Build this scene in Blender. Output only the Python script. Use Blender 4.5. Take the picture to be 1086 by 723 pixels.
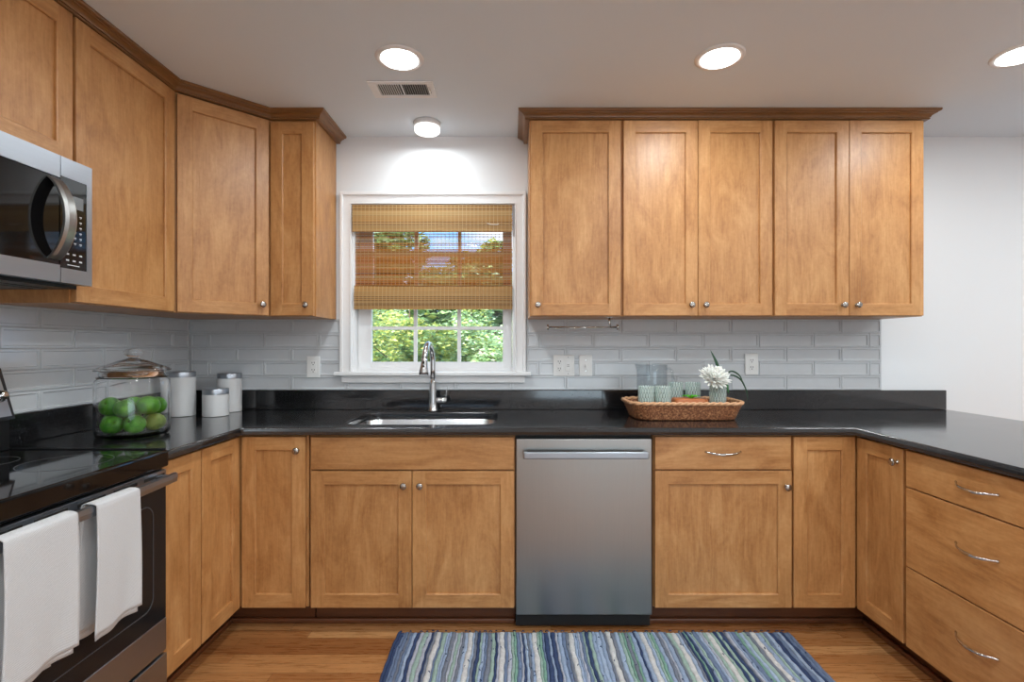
import bpy, bmesh, math, random
from mathutils import Matrix, Vector
R = random.Random(7)
IN = 0.0254
PI = math.pi
C = bpy.context.scene.collection
for o in list(bpy.data.objects):
    bpy.data.objects.remove(o, do_unlink=True)
scn = bpy.context.scene

# ------------------------------------------------------------------ camera, world, sun, exposure
# all sizes below are inches: x right, y depth (0 = back wall, negative towards the camera), z up
cam = bpy.data.cameras.new('camera')
cam.sensor_width = 36.0
cam.lens = 545.0 / 1086.0 * 36.0
cam.shift_y = 4.5 / 1086.0
cam.clip_start = 0.05
cam.clip_end = 500
camo = bpy.data.objects.new('camera', cam)
C.objects.link(camo)
camo.location = (0, -114.6 * IN, 50.2 * IN)
camo.rotation_euler = (PI / 2, 0, 0)
scn.camera = camo
scn.view_settings.view_transform = 'Standard'
scn.view_settings.look = 'None'
scn.view_settings.gamma = 1.0
scn.view_settings.use_curve_mapping = False
scn.view_settings.exposure = -0.12
LIGHT_W = 7.6      # watts of every recessed light
SKY = 3.6
REAR_FILL_W = 50.0   # cool fill light added at the unseen rear wall
SUN = 17.0

w = bpy.data.worlds.new('sky')
scn.world = w
w.use_nodes = True
nt = w.node_tree
nt.nodes.clear()
wo = nt.nodes.new('ShaderNodeOutputWorld')
bg = nt.nodes.new('ShaderNodeBackground')
tc = nt.nodes.new('ShaderNodeTexCoord')
mp = nt.nodes.new('ShaderNodeMapping')
mp.inputs['Scale'].default_value = (1, 1, 2.6)
mp.inputs['Location'].default_value = (0.35, 0, 0.1)
nz = nt.nodes.new('ShaderNodeTexNoise')
nz.inputs['Scale'].default_value = 3.2
nz.inputs['Detail'].default_value = 6
cr = nt.nodes.new('ShaderNodeValToRGB')
cr.color_ramp.elements[0].position = 0.46
cr.color_ramp.elements[0].color = (0.16, 0.40, 0.74, 1)
cr.color_ramp.elements[1].position = 0.60
cr.color_ramp.elements[1].color = (0.8, 0.83, 0.88, 1)
nt.links.new(tc.outputs['Generated'], mp.inputs['Vector'])
nt.links.new(mp.outputs['Vector'], nz.inputs['Vector'])
nt.links.new(nz.outputs['Fac'], cr.inputs['Fac'])
nt.links.new(cr.outputs['Color'], bg.inputs['Color'])
bg.inputs['Strength'].default_value = SKY
nt.links.new(bg.outputs['Background'], wo.inputs['Surface'])

sun = bpy.data.lights.new('sun', 'SUN')
sun.energy = SUN
sun.angle = 0.01
sun.color = (1.0, 0.95, 0.86)
suno = bpy.data.objects.new('sun', sun)
C.objects.link(suno)
suno.rotation_euler = Vector((0.55, 0.45, -0.9)).to_track_quat('-Z', 'Y').to_euler()

# ------------------------------------------------------------------ helpers
def rgb(r, g, b):
    def f(c):
        c /= 255.0
        return c / 12.92 if c <= 0.04045 else ((c + 0.055) / 1.055) ** 2.4
    return (f(r), f(g), f(b), 1)

class N:
    """small wrapper to write node trees"""
    def __init__(s, name):
        s.m = bpy.data.materials.new(name)
        s.m.use_nodes = True
        s.t = s.m.node_tree
        s.t.nodes.clear()
        s.out = s.t.nodes.new('ShaderNodeOutputMaterial')
    def n(s, typ, **kw):
        x = s.t.nodes.new('ShaderNode' + typ)
        for k, v in kw.items():
            setattr(x, k, v)
        return x
    def l(s, a, b):
        s.t.links.new(a, b)
    def obj(s, scale=(1, 1, 1), rnd=True):
        tcn = s.n('TexCoord')
        m = s.n('Mapping')
        m.inputs['Scale'].default_value = scale
        src = tcn.outputs['Object']
        if rnd:
            oi = s.n('ObjectInfo')
            ml = s.n('Math', operation='MULTIPLY')
            ml.inputs[1].default_value = 13.7
            s.l(oi.outputs['Random'], ml.inputs[0])
            va = s.n('VectorMath', operation='ADD')
            s.l(src, va.inputs[0])
            s.l(ml.outputs[0], va.inputs[1])
            src = va.outputs[0]
        s.l(src, m.inputs['Vector'])
        return m.outputs['Vector']
    def noise(s, vec, scale, detail=4, rough=0.55, dist=0.0):
        x = s.n('TexNoise')
        x.inputs['Scale'].default_value = scale
        x.inputs['Detail'].default_value = detail
        x.inputs['Roughness'].default_value = rough
        x.inputs['Distortion'].default_value = dist
        s.l(vec, x.inputs['Vector'])
        return x.outputs['Fac']
    def ramp(s, fac, stops, interp='LINEAR'):
        x = s.n('ValToRGB')
        x.color_ramp.interpolation = interp
        e = x.color_ramp.elements
        while len(e) < len(stops):
            e.new(0.5)
        for i, (p, c) in enumerate(stops):
            e[i].position = p
            e[i].color = c if len(c) == 4 else (*c, 1)
        s.l(fac, x.inputs['Fac'])
        return x.outputs['Color']
    def mix(s, fac, a, b, mode='MIX'):
        x = s.n('Mix', data_type='RGBA', blend_type=mode)
        for sock, v in ((x.inputs[0], fac), (x.inputs[6], a), (x.inputs[7], b)):
            if hasattr(v, 'links'):
                s.l(v, sock)
            else:
                sock.default_value = v
        return x.outputs[2]
    def math(s, op, a, b=0.0):
        x = s.n('Math', operation=op)
        for i, v in enumerate((a, b)):
            if hasattr(v, 'links'):
                s.l(v, x.inputs[i])
            else:
                x.inputs[i].default_value = v
        return x.outputs[0]
    def bsdf(s, col=None, **kw):
        p = s.n('BsdfPrincipled')
        if col is not None:
            if hasattr(col, 'links'):
                s.l(col, p.inputs['Base Color'])
            else:
                p.inputs['Base Color'].default_value = col
        for k, v in kw.items():
            k = {'rough': 'Roughness', 'metal': 'Metallic', 'trans': 'Transmission Weight', 'ior': 'IOR', 'coat': 'Coat Weight',
                 'coat_rough': 'Coat Roughness', 'aniso': 'Anisotropic', 'spec': 'Specular IOR Level', 'sheen': 'Sheen Weight'}.get(k, k)
            if hasattr(v, 'links'):
                s.l(v, p.inputs[k])
            else:
                p.inputs[k].default_value = v
        s.l(p.outputs[0], s.out.inputs['Surface'])
        s.p = p
        return p
    def bump(s, h, strength=0.2, dist=0.002):
        b = s.n('Bump')
        b.inputs['Strength'].default_value = strength
        b.inputs['Distance'].default_value = dist
        s.l(h, b.inputs['Height'])
        s.l(b.outputs[0], s.p.inputs['Normal'])

def plain(name, col, rough=0.5, bump=None, **kw):
    m = N(name)
    v = m.obj()
    f = m.noise(v, 30, 3)
    c2 = tuple(x * 0.93 for x in col[:3]) + (1,)
    m.bsdf(m.mix(f, c2, col), rough=rough, **kw)
    if bump:
        m.bump(m.noise(v, bump[0], 4), bump[1], bump[2] if len(bump) > 2 else 0.001)
    return m.m

def wood(name, dark, mid, light, axis, rough=0.42):
    m = N(name)
    s = {'z': (1, 1, .09), 'x': (.09, .09, 1)}[axis]
    v = m.obj(s)
    g = m.noise(v, 95, 5, 0.6, 0.4)
    v2 = m.obj({'z': (1, 1, .35), 'x': (.35, .35, 1)}[axis])
    b = m.noise(v2, 9, 4, 0.62, 1.2)
    fine = m.noise(m.obj(), 60, 3, .6)
    f = m.math('ADD', m.math('MULTIPLY', g, .30), m.math('ADD', m.math('MULTIPLY', b, .55), m.math('MULTIPLY', fine, .15)))
    col = m.ramp(f, [(.34, dark), (.5, mid), (.66, light)])
    oi = m.n('ObjectInfo')
    var = m.math('ADD', m.math('MULTIPLY', oi.outputs['Random'], .10), .93)
    hs = m.n('HueSaturation')
    m.l(var, hs.inputs['Value'])
    m.l(col, hs.inputs['Color'])
    col = hs.outputs['Color']
    m.bsdf(col, rough=rough, coat=.18, coat_rough=.38)
    m.bump(g, .05, .0006)
    return m.m

class MB:
    """collects shapes in inches and links them as ONE mesh object"""
    def __init__(s, M=None):
        s.b = bmesh.new()
        s.M = M or Matrix.Identity(4)
        s.mi = 0
    def _v(s, p):
        return s.b.verts.new(s.M @ Vector(p))
    def face(s, vs, mi=None, smooth=False):
        try:
            f = s.b.faces.new(vs)
        except ValueError:
            return None
        f.material_index = s.mi if mi is None else mi
        f.smooth = smooth
        return f
    def poly(s, pts, mi=None):
        return s.face([s._v(p) for p in pts], mi)
    def box(s, x0, x1, y0, y1, z0, z1, bev=0.0, mi=None, seg=1):
        x0, x1 = sorted((x0, x1)); y0, y1 = sorted((y0, y1)); z0, z1 = sorted((z0, z1))
        v = [s._v((x, y, z)) for x in (x0, x1) for y in (y0, y1) for z in (z0, z1)]
        fs = []
        for q in ((0, 1, 3, 2), (4, 6, 7, 5), (0, 4, 5, 1), (2, 3, 7, 6), (0, 2, 6, 4), (1, 5, 7, 3)):
            fs.append(s.face([v[i] for i in q], mi))
        if bev > 0:
            es = list({e for f in fs for e in f.edges})
            r = bmesh.ops.bevel(s.b, geom=es, offset=bev, segments=seg, affect='EDGES', profile=.5)
            for f in r['faces']:
                f.material_index = s.mi if mi is None else mi
        return fs
    def prism(s, pts, z0, z1, bev=0.0, mi=None, seg=2):
        a = [s._v((p[0], p[1], z0)) for p in pts]
        b = [s._v((p[0], p[1], z1)) for p in pts]
        n = len(pts)
        fs = [s.face(a[::-1], mi), s.face(b, mi)]
        for i in range(n):
            fs.append(s.face([a[i], a[(i + 1) % n], b[(i + 1) % n], b[i]], mi))
        if bev > 0:
            es = list({e for f in fs[:2] for e in f.edges})
            bmesh.ops.bevel(s.b, geom=es, offset=bev, segments=seg, affect='EDGES', profile=.5)
    def loft(s, rings, closed=True, cap0=False, cap1=False, mi=None, smooth=True, loop=False):
        rv = [[s._v(p) for p in r] for r in rings]
        n = len(rings[0])
        rr = list(zip(rv, rv[1:]))
        if loop:
            rr.append((rv[-1], rv[0]))
        for a, b in rr:
            for i in range(n if closed else n - 1):
                j = (i + 1) % n
                s.face([a[i], a[j], b[j], b[i]], mi, smooth)
        if cap0:
            s.face(rv[0][::-1], mi)
        if cap1:
            s.face(rv[-1], mi)
    def lathe(s, prof, o=(0, 0, 0), axis='z', seg=32, mi=None, cap0=True, cap1=True, smooth=True, a0=0.0):
        rings = []
        for r, h in prof:
            ring = []
            for k in range(seg):
                a = 2 * PI * k / seg + a0
                c, d = r * math.cos(a), r * math.sin(a)
                if axis == 'z':
                    p = (o[0] + c, o[1] + d, o[2] + h)
                elif axis == 'y':
                    p = (o[0] + c, o[1] - h, o[2] + d)      # h grows towards the viewer
                else:
                    p = (o[0] + h, o[1] + c, o[2] + d)
                ring.append(p)
            rings.append(ring)
        s.loft(rings, True, cap0, cap1, mi, smooth)
    def tube(s, pts, r, seg=12, mi=None, caps=True, flat=None, up=(0, 0, 1), closed=False):
        pts = [Vector(p) for p in pts]
        n = len(pts)
        rings = []
        prev = None
        for i, p in enumerate(pts):
            if closed:
                t = pts[(i + 1) % n] - pts[i - 1]
            else:
                t = pts[min(i + 1, n - 1)] - pts[max(i - 1, 0)]
            t.normalize()
            u = Vector(up) if prev is None else prev
            u = u - t * u.dot(t)
            if u.length < 1e-4:
                u = Vector((1, 0, 0)) - t * t.x
            u.normalize()
            prev = u.copy()
            v = t.cross(u)
            ri = r[i] if isinstance(r, (list, tuple)) else r
            a, b = (ri, ri) if flat is None else (ri, ri * flat)
            rings.append([p + u * a * math.cos(2 * PI * k / seg) + v * b * math.sin(2 * PI * k / seg) for k in range(seg)])
        s.loft(rings, True, caps and not closed, caps and not closed, mi, True, loop=closed)
    def build(s, name, mat, parent=None, loc=(0, 0, 0), rot=0.0, sub=0, sharp=None):
        bmesh.ops.recalc_face_normals(s.b, faces=s.b.faces)
        for v in s.b.verts:
            v.co *= IN
        me = bpy.data.meshes.new(name)
        s.b.to_mesh(me)
        s.b.free()
        for m in (mat if isinstance(mat, (list, tuple)) else [mat]):
            me.materials.append(m)
        if sharp:
            me.set_sharp_from_angle(angle=math.radians(sharp))
        o = bpy.data.objects.new(name, me)
        C.objects.link(o)
        if parent is not None:
            o.parent = parent
        o.location = Vector(loc) * IN
        o.rotation_euler = (0, 0, rot)
        return o

def tag(o, label=None, cat=None, group=None, kind=None):
    if label: o['label'] = label
    if cat: o['category'] = cat
    if group: o['group'] = group
    if kind: o['kind'] = kind
    return o

def empty(name, loc=(0, 0, 0), rot=0.0, label=None, cat=None, group=None):
    o = bpy.data.objects.new(name, None)
    o.empty_display_size = .05
    C.objects.link(o)
    o.location = Vector(loc) * IN
    o.rotation_euler = (0, 0, rot)
    return tag(o, label, cat, group)

def struct(o):
    o['kind'] = 'structure'
    return o

def copy_tree(o, parent=None):
    c = o.copy()
    C.objects.link(c)
    if parent is not None:
        c.parent = parent
    for ch in [x for x in bpy.data.objects if x.parent == o]:
        copy_tree(ch, c)
    return c

def rrect(x0, x1, y0, y1, r, n=6):
    pts = []
    for cx, cy, a in ((x1 - r, y1 - r, 0), (x0 + r, y1 - r, 90), (x0 + r, y0 + r, 180), (x1 - r, y0 + r, 270)):
        for k in range(n + 1):
            t = math.radians(a + 90 * k / n)
            pts.append((cx + r * math.cos(t), cy + r * math.sin(t)))
    return pts

# ------------------------------------------------------------------ materials
WD, WM, WL = rgb(160, 106, 56), rgb(188, 134, 80), rgb(208, 157, 102)
wood_v = wood('maple_upright', WD, WM, WL, 'z')
wood_h = wood('maple_lengthwise', WD, WM, WL, 'x')
wood_dark = wood('maple_shadow_line', rgb(96, 56, 28), rgb(112, 66, 34), rgb(126, 76, 40), 'x', .45)
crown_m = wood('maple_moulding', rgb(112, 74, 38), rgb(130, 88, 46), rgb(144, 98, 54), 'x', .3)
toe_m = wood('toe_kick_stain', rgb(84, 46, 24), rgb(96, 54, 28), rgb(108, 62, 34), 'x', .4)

def wall_mat(name, c):
    m = N(name)
    v = m.obj(rnd=False)
    m.bsdf(m.mix(m.noise(v, 3, 3), tuple(x * .985 for x in c[:3]) + (1,), c), rough=.75, spec=.3)
    m.bump(m.noise(v, 220, 3), .12, .0006)
    return m.m
wall_m = wall_mat('wall_paint', rgb(234, 236, 238))
ceil_m = wall_mat('ceiling_paint', rgb(226, 236, 245))
trim_m = plain('white_trim_paint', rgb(240, 240, 240), .35)
tile_m = plain('white_ceramic_tile', rgb(208, 211, 214), .16, spec=.5)
grout_m = plain('grout', rgb(196, 197, 198), .8)
plate_m = plain('white_plastic', rgb(236, 236, 234), .3)
dark_slot = plain('dark_slot', rgb(30, 28, 26), .6)
black_m = plain('black_enamel', rgb(22, 22, 24), .35, spec=.35)
blackm_m = plain('matte_black', rgb(16, 16, 17), .6)

def granite():
    m = N('black_granite')
    v = m.obj(rnd=False)
    a = m.noise(v, 260, 3, .6)
    vo = m.n('TexVoronoi')
    vo.inputs['Scale'].default_value = 420
    m.l(v, vo.inputs['Vector'])
    c = m.ramp(a, [(.35, rgb(14, 14, 15)), (.58, rgb(30, 30, 32)), (.70, rgb(66, 66, 68))])
    sp = m.ramp(vo.outputs['Distance'], [(.0, (.16, .16, .17)), (.16, (0, 0, 0))])
    big = m.ramp(m.noise(v, 40, 4, .6), [(.52, (0, 0, 0)), (.68, (1, 1, 1))])
    c = m.mix(m.math('MULTIPLY', big, .8), c, sp, 'ADD')
    m.bsdf(c, rough=m.math('ADD', m.math('MULTIPLY', m.noise(v, 8, 4), .10), .06), spec=.95)
    return m.m
granite_m = granite()

def steel(name, base, rough, axis='z', streak=.10):
    m = N(name)
    s = {'z': (1, 1, .012), 'x': (.012, 1, 1), 'h': (.012, .012, 1)}[axis]
    g = m.noise(m.obj(s), 420, 4, .6)
    broad = m.noise(m.obj({'z': (1, 1, .10), 'x': (.10, 1, 1), 'h': (.1, .1, 1)}[axis]), 9, 3, .5)
    r = m.math('ADD', m.math('MULTIPLY', broad, streak), rough - streak / 2)
    m.bsdf(m.mix(g, tuple(x * .9 for x in base[:3]) + (1,), base), rough=r, metal=1.0)
    m.bump(g, .06, .0004)
    return m.m
steel_m = steel('brushed_stainless', rgb(162, 161, 158), .31, streak=.16)
steel_h = steel('brushed_stainless_lengthwise', rgb(168, 174, 182), .36, 'h')
sink_m = steel('sink_steel', rgb(214, 216, 218), .26, 'x')
nickel_m = plain('brushed_nickel', rgb(196, 196, 196), .24, metal=1.0)
chrome_m = plain('polished_nickel', rgb(205, 203, 200), .12, metal=1.0)
pewter_m = plain('pewter', rgb(176, 170, 164), .26, metal=1.0)

def glass(name, col=(1, 1, 1, 1), rough=0.0, ior=1.45):
    m = N(name)
    m.bsdf(col, rough=rough, trans=1.0, ior=ior)
    return m.m
clear_glass = glass('clear_glass')

def thin_glass(name):
    m = N(name)
    tr = m.n('BsdfTransparent')
    tr.inputs[0].default_value = (.97, .98, .98, 1)
    gl = m.n('BsdfGlossy')
    gl.inputs['Roughness'].default_value = .02
    fr = m.n('LayerWeight')
    fr.inputs[0].default_value = .5
    fo = m.math('ADD', m.math('MULTIPLY', m.math('POWER', fr.outputs['Facing'], 4.0), .55), .035)
    mx = m.n('MixShader')
    m.l(fo, mx.inputs[0]); m.l(tr.outputs[0], mx.inputs[1]); m.l(gl.outputs[0], mx.inputs[2])
    m.l(mx.outputs[0], m.out.inputs['Surface'])
    return m.m
pane_m = thin_glass('window_pane')
vessel_glass = thin_glass('pitcher_glass')
vessel_glass.node_tree.nodes['Transparent BSDF'].inputs[0].default_value = (.90, .92, .93, 1)
def pressed_glass():
    m = N('pressed_glass')
    p = m.bsdf((.78, .84, .82, 1), rough=.15)
    tr = m.n('BsdfTransparent'); tr.inputs[0].default_value = (.86, .93, .91, 1)
    tl = m.n('BsdfTranslucent'); tl.inputs[0].default_value = (.74, .86, .82, 1)
    a = m.n('MixShader'); a.inputs[0].default_value = .4
    m.l(p.outputs[0], a.inputs[1]); m.l(tl.outputs[0], a.inputs[2])
    b_ = m.n('MixShader')
    tcn = m.n('TexCoord'); sx = m.n('SeparateXYZ'); m.l(tcn.outputs['Object'], sx.inputs[0])
    ang = m.math('MULTIPLY', m.math('ARCTAN2', sx.outputs[1], sx.outputs[0]), 9.0)
    zz = m.math('MULTIPLY', sx.outputs[2], 6.2 / IN * .30 * 1.0)
    pat = m.math('MULTIPLY', m.math('SINE', m.math('ADD', ang, zz)), m.math('SINE', m.math('SUBTRACT', ang, zz)))
    m.l(m.math('ADD', m.math('MULTIPLY', m.math('GREATER_THAN', m.math('ABSOLUTE', pat), .33), -.55), .8), b_.inputs[0])
    m.l(a.outputs[0], b_.inputs[1]); m.l(tr.outputs[0], b_.inputs[2])
    m.l(b_.outputs[0], m.out.inputs['Surface'])
    return m.m
tumbler_glass = pressed_glass()
gloss_black = plain('black_glass', rgb(13, 13, 14), .05, spec=.4)
door_glass = plain('oven_glass', rgb(30, 31, 33), .14, spec=.3)

def emit(name, col, st):
    m = N(name)
    e = m.n('Emission')
    e.inputs[0].default_value = col
    e.inputs[1].default_value = st
    m.l(e.outputs[0], m.out.inputs['Surface'])
    return m.m
lens_m = emit('light_lens', (1, .99, .97, 1), 16.0)

def floor_mat():
    m = N('oak_floor')
    tcn = m.n('TexCoord')
    sx = m.n('SeparateXYZ')
    m.l(tcn.outputs['Object'], sx.inputs[0])
    row = m.math('FLOOR', m.math('DIVIDE', m.math('ADD', sx.outputs[1], .0127), 2.36 * IN))
    wn = m.n('TexWhiteNoise', noise_dimensions='1D')
    m.l(row, wn.inputs['W'])
    xs = m.math('ADD', m.math('DIVIDE', sx.outputs[0], 46 * IN), m.math('MULTIPLY', wn.outputs['Value'], 7.3))
    colm = m.math('FLOOR', xs)
    cv = m.n('CombineXYZ')
    m.l(row, cv.inputs[0]); m.l(colm, cv.inputs[1])
    w2 = m.n('TexWhiteNoise', noise_dimensions='3D')
    m.l(cv.outputs[0], w2.inputs['Vector'])
    base = m.ramp(w2.outputs['Value'], [(0, rgb(150, 96, 54)), (.35, rgb(172, 116, 68)), (.7, rgb(186, 132, 82)), (1, rgb(202, 150, 98))])
    mpn = m.n('Mapping')
    mpn.inputs['Scale'].default_value = (.07, 1, 1)
    va = m.n('VectorMath', operation='ADD')
    m.l(tcn.outputs['Object'], va.inputs[0]); m.l(w2.outputs['Color'], va.inputs[1])
    m.l(va.outputs[0], mpn.inputs['Vector'])
    g = m.noise(mpn.outputs[0], 110, 6, .65, .6)
    gc = m.ramp(g, [(.32, (.62, .54, .47)), (.5, (.90, .88, .86)), (.68, (1.0, .98, .96))])
    col = m.mix(1.0, base, gc, 'MULTIPLY')
    # board seams
    fy = m.math('FRACT', m.math('DIVIDE', m.math('ADD', sx.outputs[1], .0127), 2.36 * IN))
    fx = m.math('FRACT', xs)
    seam = m.math('MAXIMUM', m.math('LESS_THAN', fy, .028), m.math('LESS_THAN', fx, .0016))
    col = m.mix(m.math('MULTIPLY', seam, .65), col, rgb(52, 28, 14))
    m.bsdf(col, rough=m.math('ADD', m.math('MULTIPLY', g, .12), .22), coat=.25, coat_rough=.15)
    m.bump(m.math('SUBTRACT', 1.0, seam), .25, .001)
    return m.m
floor_m = floor_mat()

# ------------------------------------------------------------------ the room
CH = 96.65
XL, XR, YB = -72.0, 190.0, -236.0
WX0, WX1, WZ0, WZ1 = -35.6, 0.6, 43.5, 81.5
b = MB(); b.box(XL - 6, XR + 6, YB - 6, 6, -4, 0); struct(b.build('floor', floor_m))
b = MB(); b.box(XL - 6, XR + 6, YB - 6, 6, CH, CH + 6); struct(b.build('ceiling', ceil_m))
b = MB()
b.box(XL - 6, WX0, 0, 5, 0, CH); b.box(WX1, XR + 6, 0, 5, 0, CH)
b.box(WX0, WX1, 0, 5, 0, WZ0); b.box(WX0, WX1, 0, 5, WZ1, CH)
struct(b.build('wall_back', wall_m))
b = MB(); b.box(XL - 6, XL, YB, 0, 0, CH); struct(b.build('wall_left', wall_m))
b = MB(); b.box(XR, XR + 6, YB, 0, 0, CH); struct(b.build('wall_right', wall_m))
b = MB(); b.box(XL - 6, XR + 6, YB - 6, YB, 0, CH); struct(b.build('wall_rear', wall_m))
b = MB(); b.box(97, XR, -.6, 0, 0, 5, .1); struct(b.build('baseboard_back', trim_m))

# window frame added on the unseen rear wall to hold a cool fill light
pw = struct(empty('fill_window', (60, YB, 2)))
b = MB()
for x in (-48, -1.5, 45):
    b.box(x, x + 3, .05, 1.6, 0, 82, .1)
b.box(-48, 48, .05, 1.5, 0, 5, .1); b.box(-48, 48, .05, 1.5, 77, 82, .1)
b.build('fill_window_frame', trim_m, pw)
l = bpy.data.lights.new('rear_fill', 'AREA')
l.shape = 'RECTANGLE'; l.size = 90 * IN; l.size_y = 72 * IN
l.energy = REAR_FILL_W
l.color = (.66, .86, 1.0)
o = bpy.data.objects.new('rear_fill', l)
C.objects.link(o)
o.parent = pw
o.location = Vector((0, .4, 41)) * IN
o.rotation_euler = (PI / 2 + .55, 0, 0)

# window: casing, stool, apron, jambs, two sashes
win = struct(empty('window_1', (-17.5, 0, 44.3)))
WO = Matrix.Translation((17.5, 0, -44.3))
b = MB(WO)
for (x0, x1, xo) in ((-38.1, -35.6, -1), (.6, 3.1, 1)):
    b.box(x0, x1, -.75, 0, 44.3, 83.9, .06)
    e = -38.1 if xo < 0 else 3.1
    b.box(e if xo < 0 else e - .7, e + .7 if xo < 0 else e, -1.15, -.7, 44.3, 84.2, .15, seg=2)
    i = -35.6 if xo < 0 else .6
    b.box(i if xo > 0 else i - .35, i + .35 if xo > 0 else i, -.95, -.7, 44.3, 81.6, .1)
b.box(-38.1, 3.1, -.752, 0, 81.5, 83.9, .06)
b.box(-38.1, 3.1, -1.152, -.7, 83.4, 84.2, .15, seg=2)
b.box(-35.9, .9, -.952, -.7, 81.45, 81.85, .1)
b.build('window_casing', trim_m, win)
b = MB(WO)
b.box(-39.3, 4.2, -1.7, 2.2, 43.45, 44.3, .2, seg=3)
b.build('window_stool', trim_m, win)
b = MB(WO)
b.box(-37.8, 2.8, -.8, -.05, 41.9, 43.45, .08); b.box(-37.4, 2.4, -1.05, -.7, 42.9, 43.44, .12)
b.build('window_apron', trim_m, win)
b = MB(WO)
b.box(WX0, WX0 + .55, .02, 5, 44.3, 81.5); b.box(WX1 - .55, WX1, .02, 5, 44.3, 81.5)
b.box(WX0 + .55, WX1 - .55, .02, 5, 80.9, 81.5); b.box(WX0 + .55, WX1 - .55, 2.3, 5, 43.6, 45.0)
b.build('window_jamb', trim_m, win)
def sash(y, z0, z1, name):
    b = MB(WO)
    gx0, gx1 = -32.0, -2.1
    b.box(-35.0, gx0, y, y + 1.2, z0, z1, .06); b.box(gx1, 0.0, y, y + 1.2, z0, z1, .06)
    b.box(gx0, gx1, y, y + 1.2, z0, z0 + 1.4, .06); b.box(gx0, gx1, y, y + 1.2, z1 - 1.4, z1, .06)
    s = b.build(name, trim_m, win)
    b = MB(WO)
    for k in (1, 2):
        x = gx0 + (gx1 - gx0) * k / 3
        b.box(x - .42, x + .42, y + .25, y + .95, z0 + 1.4, z1 - 1.4, .08)
    zm = (z0 + z1) / 2
    b.box(gx0, gx1, y + .255, y + .955, zm - .38, zm + .38, .08)
    b.build('muntin', trim_m, s)
    b = MB(WO)
    b.box(gx0 - .1, gx1 + .1, y + .55, y + .65, z0 + 1.3, z1 - 1.3)
    b.build('window_glass', pane_m, s)
sash(2.35, 45.0, 63.2, 'lower_sash')
sash(3.65, 62.0, 80.3, 'upper_sash')

# ------------------------------------------------------------------ tile backsplashes
def tiles(b, u0, u1, z0, z1, ph, put):
    """one tile from u0..u1; put(u, depth, z) -> point; recessed panel in a flat border"""
    g = .05
    rings = []
    bo = min(.42, (u1 - u0) / 2.6, (z1 - z0) / 2.6)
    for ins, d in ((g, .0), (g, .22), (g + .05, .27), (bo, .27), (bo + .10, .06)):
        a, c, e, f = u0 + ins, u1 - ins, z0 + ins, z1 - ins
        if c - a < .05 or f - e < .05:
            break
        rings.append([put(a, d, e), put(c, d, e), put(c, d, f), put(a, d, f)])
    b.loft(rings, True, False, True, 0, False)
def tile_run(b, u0, u1, zlo, rows, phase, put, zmax=56.0):
    H, L = 3.15, 12.25
    for k in range(rows):
        z0, z1 = zlo + H * k, min(zlo + H * (k + 1), zmax)
        p = phase + (0 if k % 2 == 0 else L / 2)
        u = p + L * math.floor((u0 - p) / L)
        while u < u1:
            a, c = max(u, u0), min(u + L, u1)
            if c - a > .35:
                tiles(b, a, c, z0, z1, 0, put)
            u += L
putb = lambda u, d, z: (u, -.08 - d, z)
b = MB()
tile_run(b, -71.6, 82.2, 40.25, 1, 36.6, putb)
tile_run(b, -71.6, -38.15, 43.4, 4, 36.6 + 12.25 / 2, putb)
tile_run(b, 3.15, 82.2, 43.4, 4, 36.6 + 12.25 / 2, putb)
b.box(-71.6, 82.2, -.1, -.005, 40.2, 43.4, mi=1)
b.box(-71.6, -38.15, -.1, -.005, 43.4, 56.0, mi=1); b.box(3.15, 82.2, -.1, -.005, 43.4, 56.0, mi=1)
tag(b.build('tile_backsplash', [tile_m, grout_m]), 'white framed subway tile backsplash on the window wall above the black counter', 'backsplash')
putl = lambda u, d, z: (-72 + .08 + d, u, z)
b = MB()
tile_run(b, -78, -.35, 40.25, 5, -24.2, putl)
b.box(-71.995, -71.9, -78, -.35, 40.2, 56.0, mi=1)
tag(b.build('tile_backsplash', [tile_m, grout_m]), 'white framed subway tile backsplash on the left wall behind the glass jar', 'backsplash')

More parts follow.
